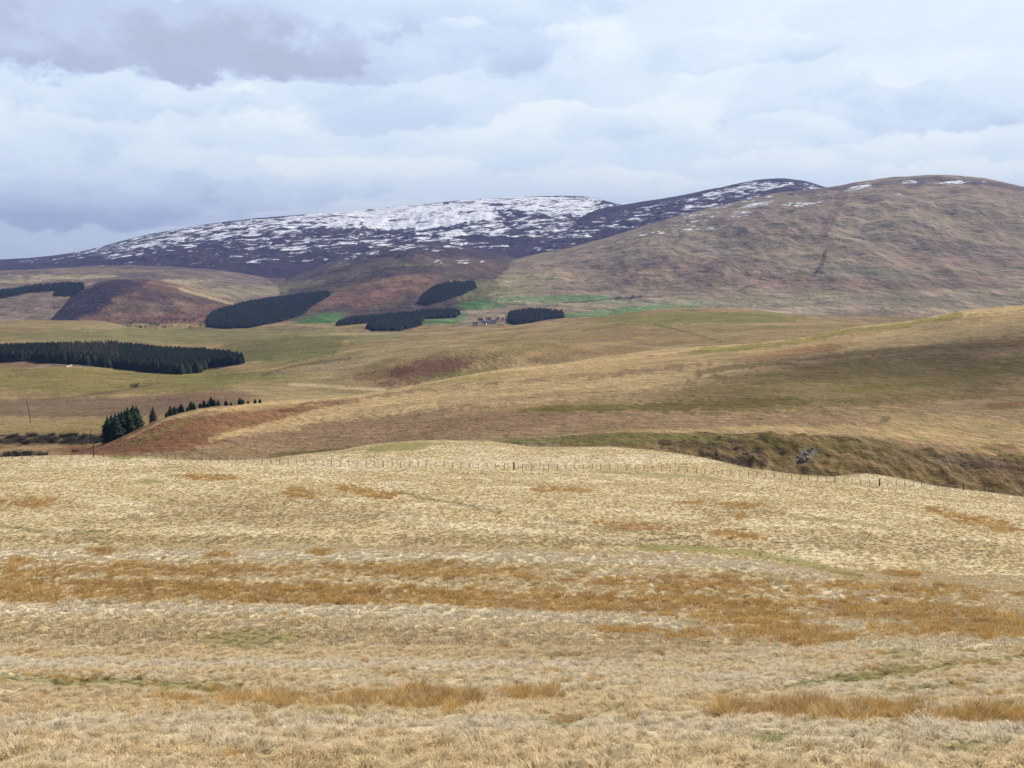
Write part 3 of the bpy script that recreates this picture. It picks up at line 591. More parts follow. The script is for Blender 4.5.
grid_sheet('hills', tau_grid(1240), Y3, M_hill, 'distant brown, heathery and snow-streaked hills with the valley floor')

# haze: the air between here and the hills
def haze():
    m = bpy.data.materials.new('haze'); m.use_nodes = True; g = NT(m.node_tree); g.n.clear()
    out = g.node('ShaderNodeOutputMaterial'); v = g.node('ShaderNodeVolumePrincipled')
    v.inputs['Color'].default_value = (.26, .34, .72, 1); v.inputs['Density'].default_value = HAZE_DENSITY; v.inputs['Anisotropy'].default_value = .1
    g.l.new(v.outputs[0], out.inputs['Volume'])
    x, y0, y1, z0, z1 = 20000, -400, 15300, -330, 470
    V = np.array([(a, b, c) for a in (-x, x) for b in (y0, y1) for c in (z0, z1)], float)
    Fq = np.array([(0,1,3,2),(4,6,7,5),(0,4,5,1),(2,3,7,6),(0,2,6,4),(1,5,7,3)])
    me = mesh_from('haze', V, Fq); me.materials.append(m)
    tag(link(bpy.data.objects.new('haze', me)), 'pale blue haze fading the far hills', 'haze', None, 'stuff')
haze()

# ------------------------------------------------------------------ plain mesh building
class MB:
    def __init__(s): s.v = []; s.f = []; s.k = []
    def quad(s, a, b, c, d): n = len(s.v); s.v += [a, b, c, d]; s.f.append((n, n+1, n+2, n+3))
    def tri(s, a, b, c): n = len(s.v); s.v += [a, b, c]; s.f.append((n, n+1, n+2))
    def tube(s, pts, radii, n=6):
        base = len(s.v)
        for i, (p, r) in enumerate(zip(pts, radii)):
            p = Vector(p); d = (Vector(pts[min(i+1, len(pts)-1)])-Vector(pts[max(i-1, 0)])).normalized()
            a = d.orthogonal().normalized(); b = d.cross(a)
            for k in range(n):
                t = 2*math.pi*k/n; s.v.append(tuple(p+a*(r*math.cos(t))+b*(r*math.sin(t))))
        for i in range(len(pts)-1):
            for k in range(n):
                s.f.append((base+i*n+k, base+i*n+(k+1) % n, base+(i+1)*n+(k+1) % n, base+(i+1)*n+k))
        s.f.append(tuple(base+k for k in reversed(range(n)))); s.f.append(tuple(base+(len(pts)-1)*n+k for k in range(n)))
    def box(s, x0, x1, y0, y1, z0, z1):
        n = len(s.v); s.v += [(a, b, c) for a in (x0, x1) for b in (y0, y1) for c in (z0, z1)]
        s.f += [tuple(n+i for i in q) for q in ((0,1,3,2),(4,6,7,5),(0,4,5,1),(2,3,7,6),(0,2,6,4),(1,5,7,3))]
    def mesh(s, name, material, smooth=False):
        me = bpy.data.meshes.new(name); me.from_pydata([tuple(q) for q in s.v], [], s.f); me.materials.append(material)
        if smooth: me.polygons.foreach_set('use_smooth', np.ones(len(me.polygons), bool))
        me.update(); return me
    def build(s, name, material, parent=None, smooth=False):
        o = link(bpy.data.objects.new(name, s.mesh(name, material, smooth)))
        if parent: o.parent = parent
        return o
def simple_mat(name, col, var=.3, scale=2.0, rough=.9):
    m, g, b = mat(name); geo = g.node('ShaderNodeTexCoord')
    n = g.noise(geo.outputs['Object'], scale, 4, .6)
    f = g.math('ADD', g.math('MULTIPLY', g.math('SUBTRACT', n, .5), var*3), 1.0); cc = g.node('ShaderNodeCombineXYZ')
    for i in range(3): g.put(cc.inputs[i], f)
    g.l.new(g.mix(1.0, (*col, 1), cc.outputs[0], 'MULTIPLY'), b.inputs['Base Color'])
    b.inputs['Roughness'].default_value = rough; b.inputs['Specular IOR Level'].default_value = .2
    return m
def grass_mat(name, trans=.42):
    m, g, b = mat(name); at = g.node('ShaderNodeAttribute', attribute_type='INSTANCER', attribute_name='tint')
    la = g.node('ShaderNodeAttribute', attribute_name='bl')
    cc = g.node('ShaderNodeCombineXYZ')
    for i in range(3): g.put(cc.inputs[i], la.outputs['Fac'])
    col = g.mix(1.0, at.outputs['Color'], cc.outputs[0], 'MULTIPLY')
    g.l.new(col, b.inputs['Base Color']); b.inputs['Roughness'].default_value = .7; b.inputs['Specular IOR Level'].default_value = .25
    tr = g.node('ShaderNodeBsdfTranslucent'); g.l.new(col, tr.inputs['Color'])
    mx = g.node('ShaderNodeMixShader'); mx.inputs[0].default_value = trans
    out = g.n['Material Output']; g.l.new(b.outputs[0], mx.inputs[1]); g.l.new(tr.outputs[0], mx.inputs[2]); g.l.new(mx.outputs[0], out.inputs['Surface'])
    return m
protos = {}
def blade_proto(name, n, rad, length, width, droop, lean, material, seed, segs=3):
    rng = random.Random(seed); V = []; Fc = []; B = []
    for k in range(n):
        r = rad*math.sqrt(rng.random()); a = rng.random()*2*math.pi; x, y = r*math.cos(a), r*math.sin(a)
        L = length*rng.uniform(.55, 1.15)*(1-.3*r/rad); da = a+rng.gauss(0, .9)
        out = (r/rad*.9+rng.uniform(.1, .5))*droop
        w = width*rng.uniform(.6, 1.3); br = rng.uniform(.62, 1.22); face = da+math.pi/2+rng.gauss(0, .6)
        px, py, pz, th = x, y, -.03, rng.uniform(.05, .35)*droop
        for sgm in range(segs+1):
            ww = w*(1-(sgm/segs)**2*.85); V += [(px-math.cos(face)*ww/2, py-math.sin(face)*ww/2, pz), (px+math.cos(face)*ww/2, py+math.sin(face)*ww/2, pz)]
            b_ = br*(.8+.2*min(1, sgm/segs*1.6)); B += [b_, b_]
            st = L/segs; px += math.sin(th)*math.cos(da)*st+lean[0]*st*sgm/segs; py += math.sin(th)*math.sin(da)*st+lean[1]*st*sgm/segs; pz += math.cos(th)*st
            th += out
        b0 = len(V)-2*(segs+1)
        for sgm in range(segs): q = b0+2*sgm; Fc.append((q, q+1, q+3, q+2))
    me = mesh_from(name, np.array(V), np.array(Fc)); a = me.attributes.new('bl', 'FLOAT', 'POINT'); a.data.foreach_set('value', np.array(B, np.float32))
    me.materials.append(material); return bpy.data.objects.new(name, me)
def proto_collection(name, objs):
    col = bpy.data.collections.new(name)
    for o in objs: col.objects.link(o)
    return col
def scatter(name, pos, rot, scl, idx, tint, col, label, cat):
    me = bpy.data.meshes.new(name); n = len(pos)
    me.vertices.add(n); me.vertices.foreach_set('co', np.asarray(pos, np.float32).ravel())
    for nm, ty, fld, dat in (('rot', 'FLOAT_VECTOR', 'vector', rot), ('scl', 'FLOAT_VECTOR', 'vector', scl), ('tint', 'FLOAT_COLOR', 'color', tint), ('pick', 'INT', 'value', idx)):
        a = me.attributes.new(nm, ty, 'POINT'); a.data.foreach_set(fld, np.ascontiguousarray(dat).ravel())
    o = link(bpy.data.objects.new(name, me)); tag(o, label, cat, None, 'stuff')
    ng = bpy.data.node_groups.new(name+'_scatter', 'GeometryNodeTree')
    ng.interface.new_socket('Geometry', in_out='INPUT', socket_type='NodeSocketGeometry'); ng.interface.new_socket('Geometry', in_out='OUTPUT', socket_type='NodeSocketGeometry')
    N, Lk = ng.nodes, ng.links
    gi, go = N.new('NodeGroupInput'), N.new('NodeGroupOutput'); ip = N.new('GeometryNodeInstanceOnPoints'); ci = N.new('GeometryNodeCollectionInfo')
    ci.inputs['Collection'].default_value = col; ci.inputs['Separate Children'].default_value = True; ci.inputs['Reset Children'].default_value = True
    ip.inputs['Pick Instance'].default_value = True
    Lk.new(gi.outputs[0], ip.inputs['Points']); Lk.new(ci.outputs[0], ip.inputs['Instance'])
    for nm, dt, sock in (('rot', 'FLOAT_VECTOR', 'Rotation'), ('scl', 'FLOAT_VECTOR', 'Scale'), ('pick', 'INT', 'Instance Index')):
        na = N.new('GeometryNodeInputNamedAttribute'); na.data_type = dt; na.inputs['Name'].default_value = nm
        src = na.outputs['Attribute']
        if sock == 'Rotation': e = N.new('FunctionNodeEulerToRotation'); Lk.new(src, e.inputs[0]); src = e.outputs[0]
        Lk.new(src, ip.inputs[sock])
    Lk.new(ip.outputs[0], go.inputs[0])
    md = o.modifiers.new('scatter', 'NODES'); md.node_group = ng
    return o
M_blade = grass_mat('dry_grass'); M_rush = grass_mat('rush_stems', .36)
tuss = proto_collection('tussock_kinds', [blade_proto('tussock_kind_%d' % k, 230, .17, .22, .0095, .95, (.35, .0), M_blade, 20+k) for k in range(5)])
tusf = proto_collection('tussock_far_kinds', [blade_proto('tussock_far_kind_%d' % k, 80, .24, .21, .032, 1.0, (.35, .0), M_blade, 40+k, 2) for k in range(4)])
rsh = proto_collection('rush_kinds', [blade_proto('rush_kind_%d' % k, 130, .24, .62, .011, .34, (.22, .03), M_rush, 60+k) for k in range(4)])
rshf = proto_collection('rush_far_kinds', [blade_proto('rush_far_kind_%d' % k, 60, .36, .50, .036, .34, (.22, .03), M_rush, 80+k, 2) for k in range(3)])
def wedge(y0, y1, dens, tl=.56):
    n = int(dens*tl*((y1+24)**2-(y0+24)**2))
    yy = np.sqrt(RNG.random(n)*((y1+6)**2-(y0+6)**2)+(y0+6)**2)-6
    xx = (RNG.random(n)*2-1)*tl*(yy+13)
    return xx, yy
def lay(y0, y1, dens, gcol, rcol, ng, nr, far, tag_, rdens):
    x, y = wedge(y0, y1, dens); c = landcover(x, y)
    keep = (c.seg < kB0) & (RNG.random(len(x)) > c.green*.85) & (RNG.random(len(x)) > c.rush*.8)
    cl = fbm(x/1.1, y/.9, 2, 201); keep &= RNG.random(len(x)) < .10+.90*sstep(.25, .6, c.hum)
    n = int(keep.sum()); X, Y, Z = x[keep], y[keep], c.z[keep]
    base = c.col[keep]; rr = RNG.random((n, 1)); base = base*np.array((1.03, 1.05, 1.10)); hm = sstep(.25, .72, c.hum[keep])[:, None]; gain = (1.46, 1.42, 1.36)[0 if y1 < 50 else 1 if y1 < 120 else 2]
    tint = gain*base*(.86+.30*rr)*(np.array((.38, .385, .25))+np.array((.84, .835, 1.0))*hm if y1 < 120 else .86+.20*hm)+np.array([.03, .026, .016])*RNG.random((n, 1)); tint *= (.84/np.maximum(tint.max(1, keepdims=True), .84)); big = .75+.35*c.hum[keep]  # tint darkens in hollows: thatch tone plus painted shade, paler on tops
    s = big*(RNG.random(n)*.5+.75)*(1-.35*c.green[keep])
    s = s*(.8 if y1 > 120 else 1)*np.where(RNG.random(n) < (.05 if y1 < 120 else 0), 1.35, 1.0); scl = np.stack([s*1.05, s*1.05, s*(RNG.random(n)*.35+.62)], 1)
    rot = np.stack([RNG.normal(0, .09, n), RNG.normal(0, .09, n), RNG.normal(0, .9, n)], 1)
    print(tag_, 'tussocks', n)
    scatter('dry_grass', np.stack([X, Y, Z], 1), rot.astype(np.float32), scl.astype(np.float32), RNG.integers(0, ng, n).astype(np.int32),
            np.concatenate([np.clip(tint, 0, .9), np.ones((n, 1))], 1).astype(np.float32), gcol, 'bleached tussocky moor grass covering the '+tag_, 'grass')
    x, y = wedge(y0, y1, rdens); c = landcover(x, y); clr = fbm(x/1.6, y/1.2, 2, 207)
    keep = (c.seg < kB0) & (c.rush+.9*clr+.7*fbm(x/5, y/3, 4, 211) > .22+.34*RNG.random(len(x))); n = int(keep.sum())
    X, Y, Z = x[keep], y[keep], c.z[keep]; print(tag_, 'rushes', n)
    t0 = np.array([.84, .56, .19]); t1 = np.array([.42, .235, .065]); t2 = np.array([.82, .66, .38]); k1, k2 = RNG.random((n, 1)), RNG.random((n, 1))
    pz = np.clip(.5+.7*fbm(X/3.5, Y/2.5, 3, 219)[:, None]+.3*(k1-.5), 0, 1); tint = (t0*pz+t1*(1-pz))*(1-.5*k2)+t2*.5*k2
    s = (.40+.60*RNG.random(n)**1.5)*(.45+.6*c.rush[keep])*(.95+.5*clr[keep])
    scl = np.stack([s*1.15, s*1.15, s*(RNG.random(n)*.35+.52)], 1); rot = np.stack([RNG.normal(0, .07, n), RNG.normal(0, .07, n), RNG.normal(0, 1.2, n)], 1)
    scatter('rushes', np.stack([X, Y, Z], 1), rot.astype(np.float32), scl.astype(np.float32), RNG.integers(0, nr, n).astype(np.int32),
            np.concatenate([tint, np.ones((n, 1))], 1).astype(np.float32), rcol, 'orange-brown rush beds standing in the '+tag_, 'rushes')
lay(7, 46, 10.0, tuss, rsh, 5, 4, False, 'nearest slope', 14)
lay(46, 112, 5.0, tusf, rshf, 4, 3, True, 'middle of the near slope', 6)
lay(112, 285, 2.8, tusf, rshf, 4, 3, True, 'pasture by the fence', 2.6)

# ------------------------------------------------------------------ trees
M_needle = simple_mat('spruce_needles', (.012, .029, .011), .6, .8, .8)
M_needle2 = simple_mat('larch_needles', (.085, .072, .042), .4, .8, .8)
M_bark = simple_mat('bark', (.09, .065, .045), .4, 3.0)
M_twig = simple_mat('bare_twigs', (.115, .09, .075), .4, 2.0)
M_scrub = simple_mat('scrub_leaves', (.030, .028, .017), .5, 1.5)
def conifer_crown(h, r, seed, tiers=13, arms=11, ex=.8, start=.06):
    rng = random.Random(seed); m = MB()
    for i in range(tiers):
        f = i/(tiers-1); z = h*(start+(1-start)*f*.98); rr = r*(1-f**(3.4 if ex < .7 else 1))**(1.0 if ex < .7 else ex)*rng.uniform(.85, 1.12)+.06*r
        n = max(4, int(arms*(1-f*.55)))
        for k in range(n):
            if rng.random() < .1: continue
            a = 2*math.pi*(k+rng.uniform(-.35, .35))/n+i*.7; L = rr*rng.uniform(.65, 1.2); dr = L*rng.uniform(.25, .5)
            w = L*rng.uniform(.28, .45); ca, sa = math.cos(a), math.sin(a); up = h*.06
            tip = (ca*L, sa*L, z-dr); mid = (ca*L*.55, sa*L*.55, z-dr*.3)
            l_ = (mid[0]-sa*w, mid[1]+ca*w, mid[2]-w*.45); r_ = (mid[0]+sa*w, mid[1]-ca*w, mid[2]-w*.45)
            m.tri((0, 0, z+up), l_, mid); m.tri((0, 0, z+up), mid, r_); m.tri(l_, tip, mid); m.tri(mid, tip, r_)
            m.tri((0, 0, z-dr*.3), r_, l_)
    m.tube([(0, 0, h*.86), (0, 0, h*(1.02 if ex > .7 else .985))], [r*.10, .01], 4)
    return m
def conifer_trunk(h, r):
    m = MB(); m.tube([(0, 0, -.4), (0, 0, h*.3), (.02, 0, h*.92)], [r*.085, r*.065, .02], 6); return m
kinds = []
for k in range(6):
    hh = 1.0; larch = (k == 5)
    cr = conifer_crown(10, (1.9, 2.2, 1.7, 2.0, 1.6, 2.0)[k], 300+k, 14, 12).mesh('crown', M_needle2 if larch else M_needle)
    tk = conifer_trunk(10, 2.0).mesh('trunk', M_bark, True); kinds.append((tk, cr))
full = []
for k in range(4):
    full.append((kinds[k][0], conifer_crown(10, (2.5, 2.8, 2.3, 2.6)[k], 340+k, 22, 18, .5, .03).mesh('crown', M_needle)))
def plant_tree(name, meshes, loc, h, label, cat, group, wide=1.0, parts=('trunk', 'crown'), unit=10.0):
    e = link(bpy.data.objects.new(name, None)); e.location = loc; e.empty_display_size = .5
    e.rotation_euler = (0, 0, random.uniform(0, 6.28)); s = h/unit; e.scale = (s*wide, s*wide, s)
    for me, nm in zip(meshes, parts):
        o = link(bpy.data.objects.new(nm, me)); o.parent = e
    tag(e, label, cat, group); return e
def ordinal(k):
    return ['first','second','third','fourth','fifth','sixth','seventh','eighth','ninth','tenth','eleventh','twelfth','thirteenth','fourteenth','fifteenth','sixteenth','seventeenth','eighteenth','nineteenth','twentieth'][k]

# clump of dark conifers at the foot of the bracken slope
clump = [(106.5,500,12.2),(110.5,512,12.9),(114.5,498,12.3),(118,515,12.9),(121,503,12.0),(124,516,13.2),(127,505,12.6),(130,518,12.8),(132.5,509,12.8),(136,514,12.2),(116,524,12.4),(126,527,12.9)]
for k, (u, D, h) in enumerate(clump):
    p = on_ground(u, D)
    front = k < 10
    lab = ('dark conifer in the square clump beside the bracken slope, %s from the left' % ordinal(k)) if front else 'dark conifer at the back of the square clump beside the bracken slope'
    plant_tree('conifer_tree', full[k % 4], p, h, lab, 'tree', 'conifers in the clump beside the bracken slope', 1.08)
p = on_ground(152.5, 508); plant_tree('pine_tree', (kinds[5][0], conifer_crown(10, 2.6, 377, 20, 15, .5, .05).mesh('crown', M_needle2)), p, 7.4, 'single brownish-green pine standing alone right of the dark clump', 'tree', None, 1.1)
p = on_ground(89, 590); plant_tree('spruce_sapling', kinds[4], p, 8.0, 'thin lone conifer above the brush, left of the dark clump', 'tree', None, .6)
row = [(166,575,6.0),(170,580,7.0),(174,580,7.8),(177,586,6.5),(181,590,6.8),(187,595,5.8),(191,600,6.2),(193.5,605,6.6),(200,612,5.6),(204,618,6.0),(208,622,6.6),(211,628,7.2),(214,632,6.4),(218,640,6.6),(226,650,4.4),(231,655,4.8),(240,668,5.2),(243,670,4.8),(248,680,3.6),(255,688,4.0),(260,694,5.6)]
names_row = ['leftmost', 'second from the left', 'third from the left', 'fourth from the left', 'fifth from the left', 'sixth from the left', 'seventh from the left', 'eighth from the left', 'ninth from the left', 'tenth from the left', 'middle', 'tenth from the right', 'ninth from the right', 'eighth from the right', 'seventh from the right', 'sixth from the right', 'fifth from the right', 'fourth from the right', 'third from the right', 'second from the right', 'rightmost']
for k, (u, D, h) in enumerate(row):
    t_, _ = ray(u, 405.); D = float(np.interp(t_, TT, CD[kC]))+6+random.random()*7; x, y, z = on_ground(u, D)
    plant_tree('small_conifer', full[k % 4], (x, y, z), h*(.42, .70, .55, .48, .66)[k % 5], 'small dark conifer behind the bracken brow, %s of the straggling row' % names_row[k], 'tree', 'straggling row of conifers behind the brow', (1.5, 1.2, 1.7, 1.3)[k % 4])

# plantation on the left
front_v = [(-40,363),(0,362.5),(36,361),(40,363),(90,366),(120,369),(150,372.5),(178,374.5),(198,373),(205,369),(225,366),(241,364.5)]
top_v = [(-40,352),(0,352),(60,350),(110,349),(160,354),(205,356),(232,360),(243,364)]
def plantation_points():
    pts = []
    n = 15500
    for _ in range(n):
        u = random.uniform(-120, 243); D = random.uniform(1270, 1760)
        pts.append((u, D))
    pts = np.array(pts); t, _ = ray(pts[:, 0], 360.0); x = t*pts[:, 1]; y = pts[:, 1]; z = height(x, y)
    u, v = project(x, y, z)
    fv = np.interp(u, [p[0] for p in front_v], [p[1] for p in front_v]); tv = np.interp(u, [p[0] for p in top_v], [p[1] for p in top_v])
    k = (v < fv) & (v > tv) & (u < 242.5)
    x, y, z = x[k], y[k], z[k]; u, v = u[k], v[k]; fv = fv[k]
    # keep stems a stride apart
    cell = {}; keep = []
    for i in np.argsort(-(v)):
        key = (int(x[i]//2.6), int(y[i]//2.6))
        if key in cell: continue
        cell[key] = 1; keep.append(i)
    keep = np.array(keep); return x[keep], y[keep], z[keep], u[keep], v[keep], (fv[keep]-v[keep])
px_, py_, pz_, pu_, pv_, pd_ = plantation_points()
vis = (pu_ > -6); order = np.argsort(np.where(vis, pd_, 99)); nf = 240
def spruce_label(u):
    for lim, t in ((22, 'cut by the left edge of the photo'), (48, 'behind the dark broken wall'), (98, 'behind the pale tumbled walls'), (150, 'between the walls and its lowest bulge'), (204, 'on its lowest bulge'), (999, 'at its tapering right end')):
        if u < lim: return 'dark spruce in the plantation front, '+t
GL = 'front spruces '
for j, i in enumerate(order[:nf]):
    h = random.uniform(13.2, 15.2)*(.78 if pu_[i] > 232 else 1)
    plant_tree('plantation_spruce', full[random.randrange(4)], (px_[i], py_[i], pz_[i]), h, spruce_label(pu_[i]), 'tree', GL+spruce_label(pu_[i]).split(', ')[1], 1.2)
def forest(name, x, y, z, hmin, hmax, kindset, label, wide=1.0):
    n = len(x); h = (RNG.random(n)*(hmax-hmin)+hmin)/10; w = wide*(.9+.3*RNG.random(n))
    scl = np.stack([h*w, h*w, h], 1).astype(np.float32); rot = np.stack([np.zeros(n), np.zeros(n), RNG.random(n)*6.28], 1).astype(np.float32)
    col = proto_collection(name+'_kinds', [bpy.data.objects.new(name+'_kind_%d' % k, (kinds+full)[k][1]) for k in kindset])
    scatter(name, np.stack([x, y, z], 1), rot, scl, RNG.integers(0, len(kindset), n).astype(np.int32), np.ones((n, 4), np.float32), col, label, 'wood')
rest = order[nf:]
larch = (np.abs(pu_[rest]-90) < 30) & (RNG.random(len(rest)) < .6) & (pd_[rest] > 3)
r1, r2 = rest[~larch], rest[larch]
forest('conifer_wood', px_[r1], py_[r1], pz_[r1], 13.0, 15.2, [6, 7, 8, 9, 6, 7, 1], 'dark dense plantation filling the left behind its front trees')
forest('larch_wood', px_[r2], py_[r2], pz_[r2], 13.5, 16.5, [5], 'paler brown larches scattered through the big plantation')
def far_wood(name, poly, d0, d1, spacing, h0, h1, kindset, label):
    """trees standing inside an outline on the ground"""
    n = 26000; us = [p[0] for p in poly]; vs = [p[1] for p in poly]
    D = RNG.uniform(d0, d1, n); U = RNG.uniform(min(us), max(us), n); t, _ = ray(U, 300.0); x = t*D; z = height(x, D); u, v = project(x, D, z)
    ins = np.zeros(n, bool); j = len(poly)-1
    for i in range(len(poly)):
        (xi, yi), (xj, yj) = poly[i], poly[j]
        cnd = ((yi > v) != (yj > v)) & (u < (xj-xi)*(v-yi)/((yj-yi) or 1e-9)+xi); ins ^= cnd; j = i
    ins = np.nonzero(ins)[0]; cell = {}; keep = []
    for i in ins:
        key = (int(x[i]//spacing), int(D[i]//spacing))
        if key not in cell: cell[key] = 1; keep.append(i)
    if not keep: print('EMPTY', label); return
    forest(name, x[keep], D[keep], z[keep], h0, h1, kindset, label, 1.3); print(label, len(keep))
SP5 = [6, 7, 8, 9, 7]
far_wood('conifer_wood', [(206,320),(215,313),(250,303),(300,296),(328,293),(330,296),(312,306),(302,315),(280,322),(250,328),(222,329),(208,327)], 2500, 4700, 4.5, 10, 14, SP5, 'blue-dark wood beside the bright green field')
far_wood('conifer_wood', [(335,326),(352,320),(380,317),(420,313),(455,311),(460,314),(455,318),(424,319),(420,326),(400,331),(372,331),(366,328),(380,322),(350,325)], 2500, 4500, 4.5, 10, 14, SP5, 'long dark wood across the middle of the valley fields')
far_wood('conifer_wood', [(418,304),(422,297),(434,288),(450,284),(474,283),(476,288),(462,295),(444,301),(426,306)], 2700, 5500, 6, 10, 13, SP5, 'small dark wood on the bracken slope above the valley')
far_wood('conifer_wood', [(509,323),(509,315),(525,312),(545,312),(562,314),(563,318),(545,320),(530,323),(515,325)], 2500, 4200, 5, 8, 15, SP5, 'dark wood right of the valley farm')
far_wood('conifer_wood', [(-30,298),(0,292),(40,286),(70,284),(84,285),(84,290),(66,297),(52,296),(60,291),(30,293),(0,299),(-30,303)], 3000, 6500, 9, 10, 13, SP5, 'L-shaped dark wood on the far left moor')

# ------------------------------------------------------------------ bare trees and scrub
def bare_tree_mesh(h, seed):
    rng = random.Random(seed); tr = MB(); cr = MB()
    tr.tube([(0, 0, -.3), (.05, 0, h*.25), (.1, .05, h*.5)], [h*.035, h*.026, h*.015], 6)
    for k in range(16):
        a = rng.random()*6.28; z0 = h*rng.uniform(.2, .5); L = h*rng.uniform(.28, .5)
        e = (math.cos(a)*L*.75, math.sin(a)*L*.75, z0+L*rng.uniform(.5, 1.0)); tr.tube([(.05, 0, z0), (e[0]*.5, e[1]*.5, z0+(e[2]-z0)*.6), e], [h*.012, h*.008, h*.003], 4)
        for q in range(34):
            c = [e[i]*rng.uniform(.6, 1.05)+rng.gauss(0, h*.07) for i in range(3)]; s = h*.05
            cr.tri(c, (c[0]+rng.uniform(-s, s), c[1]+rng.uniform(-s, s), c[2]+rng.uniform(0, s*1.6)), (c[0]+rng.uniform(-s, s)*.4, c[1]+rng.uniform(-s, s)*.4, c[2]+s*rng.uniform(.2, 1)))
    return tr.mesh('trunk', M_bark), cr.mesh('crown', M_twig)
bare = [bare_tree_mesh(10, 500+k) for k in range(3)]
def bush_mesh(seed, material):
    rng = random.Random(seed); m = MB(); st = MB()
    for k in range(10):
        a = rng.random()*6.28; L = rng.uniform(.5, .9); e = (math.cos(a)*L*.7, math.sin(a)*L*.7, L); st.tube([(0, 0, -.1), (e[0]*.5, e[1]*.5, L*.6), e], [.03, .02, .008], 4)
        for q in range(44):
            c = (e[0]+rng.gauss(0, .24), e[1]+rng.gauss(0, .24), max(.05, e[2]*rng.uniform(.25, 1.1)+rng.gauss(0, .1))); s = .13
            m.tri(c, (c[0]+rng.uniform(-s, s), c[1]+rng.uniform(-s, s), c[2]+rng.uniform(-s, s)), (c[0]+rng.uniform(-s, s), c[1]+rng.uniform(-s, s), c[2]+rng.uniform(0, s)))
    return st.mesh('stem', M_bark), m.mesh('foliage', material)
bushes = [bush_mesh(600+k, M_scrub if k < 3 else M_twig) for k in range(4)]
def scrub(u, D, h, k, label, group, wide=1.2):
    plant_tree('bush', bushes[k], on_ground(u, D), h, label, 'bush', group, wide, ('stem', 'foliage'), 1.0)
for k in range(78):
    u = -4+random.random()*108; D = random.uniform(572, 628); scrub(u, D, random.uniform(1.2, 2.9), random.choice((0, 1, 2, 2, 3)), 'dark scrub bush in the long brush strip, '+('at its left end', 'in its middle stretch', 'at its right end by the conifers')[min(2, int((u+4)//36))], 'bushes of the long brush strip'+(' left end', ' middle', ' right end')[min(2, int((u+4)//36))], 1.5)
for k in range(26):
    u = -4+random.random()*50; D = random.uniform(486, 512); scrub(u, D, random.uniform(2.0, 3.6), random.choice((0, 1, 2)), 'dark bush just behind the brow at the left end of the fence', 'bushes behind the brow at the fence', 1.1)
for u, D, h, lab in ((134.5,1075,4.2,'lone dark thorn bush on the green ground below the plantation'), (13.5,1325,3.5,'dark bush at the left foot of the big plantation'), (49,1318,4.5,'pale twiggy bush beside the old stone fold'), (73,505,1.6,'low brown bush left of the tall fence post'), (302,700,2.0,'small bush on the pale brow right of the conifer row')):
    scrub(u, D, h, 3 if 'pale' in lab else 1, lab, None, 1.4)
GT = 'bare trees around the valley farm'
for k in range(22):
    u = random.uniform(478, 510); x, y, z = on_ground(u, random.uniform(2840, 2990)); plant_tree('bare_tree', bare[k % 3], (x, y, z), random.uniform(9, 14), 'bare grey-brown tree among the valley farm buildings', 'tree', GT, 1.1)
GT = 'bare trees along the valley burn'
for k in range(34):
    u = 128+random.random()*80; x, y, z = on_ground(u, random.uniform(2850, 3000)); plant_tree('bare_tree', bare[k % 3], (x, y, z), random.uniform(7, 12), 'dark bare tree along the burn left of the blue-dark wood', 'tree', GT, 1.2)
for k, (u, v) in enumerate(((617, 299), (620, 298.5), (633, 298), (641, 298))):
    x, y, z = hit(u, v, 2900, 5200); plant_tree('wind_bent_tree', bare[k % 3] if k > 1 else kinds[k], (x, y, z), 11, ['dark tree at the foot of the big hill, left of a close pair', 'dark tree at the foot of the big hill, right of a close pair', 'bare tree at the foot of the big hill just right of the dark pair', 'bare tree furthest right at the ruined fold under the big hill'][k], 'tree', None, 1.5)

# ------------------------------------------------------------------ post and wire fence
M_post = simple_mat('weathered_post', (.18, .145, .11), .35, 6.0); M_wire = simple_mat('galvanised_wire', (.33, .32, .30), .1, 3, .5); M_dpost = simple_mat('dark_strainer', (.055, .045, .038), .35, 6.0)
fd = lambda u: float(np.interp(u, [-60, 0, 91, 250, 512, 880, 940, 1100], [216, 216, 217, 216, 216, 219, 226, 240]))
def fence(us, strain, label, first_strain=None, last_strain=None):
    e = link(bpy.data.objects.new('post_and_wire_fence', None)); p0 = on_ground(us[0], fd(us[0])); e.location = p0; tag(e, label, 'fence', 'sections of the long post and wire fence')
    bpy.context.view_layer.update()
    pts = []
    for k, u in enumerate(us):
        x, y, z = on_ground(u, fd(u)+random.uniform(-.15, .15)); big = u in strain; rng = random
        h = strain[u][0] if big else rng.uniform(1.12, 1.34); r = strain[u][1] if big else rng.uniform(.048, .066)
        m = MB(); lx, ly = rng.gauss(0, .03), rng.gauss(0, .03)
        m.tube([(0, 0, -.4), (lx*.5, ly*.5, h*.5), (lx, ly, h-.03), (lx, ly, h)], [r, r, r*.96, r*.6], 7)
        o = m.build('strainer_post' if big else 'fence_post', M_dpost if big else M_post, e, True); o.location = (x-p0[0], y-p0[1], z-p0[2])
        pts.append((x-p0[0], y-p0[1], z-p0[2]))
    for hgt in (.12, .32, .52, .72, .92, 1.06):
        m = MB(); m.tube([(a, b-.06, c+hgt) for a, b, c in pts], [.0035]*len(pts), 4); m.build('wire', M_wire, e)
s1 = {91: (2.7, .11), -20: (1.5, .1), 165: (1.5, .09)}
us1 = [-20, -11, -1, 9, 19, 29, 39, 48.5, 58, 68, 79.5, 91, 101, 112, 122, 134, 144, 154, 165]
us2 = list(np.arange(165+8.7, 508, 8.7)); us3 = list(np.arange(514+8.7, 880, 8.75)); us4 = [883+8.5*k for k in range(1, 24)]
fence(us1, {91: (2.7, .11)}, 'weathered fence section along the left brow with one tall dark post')
fence([165]+us2+[514], {514: (1.45, .15)}, 'long fence section across the middle pasture ending at the stout dark post')
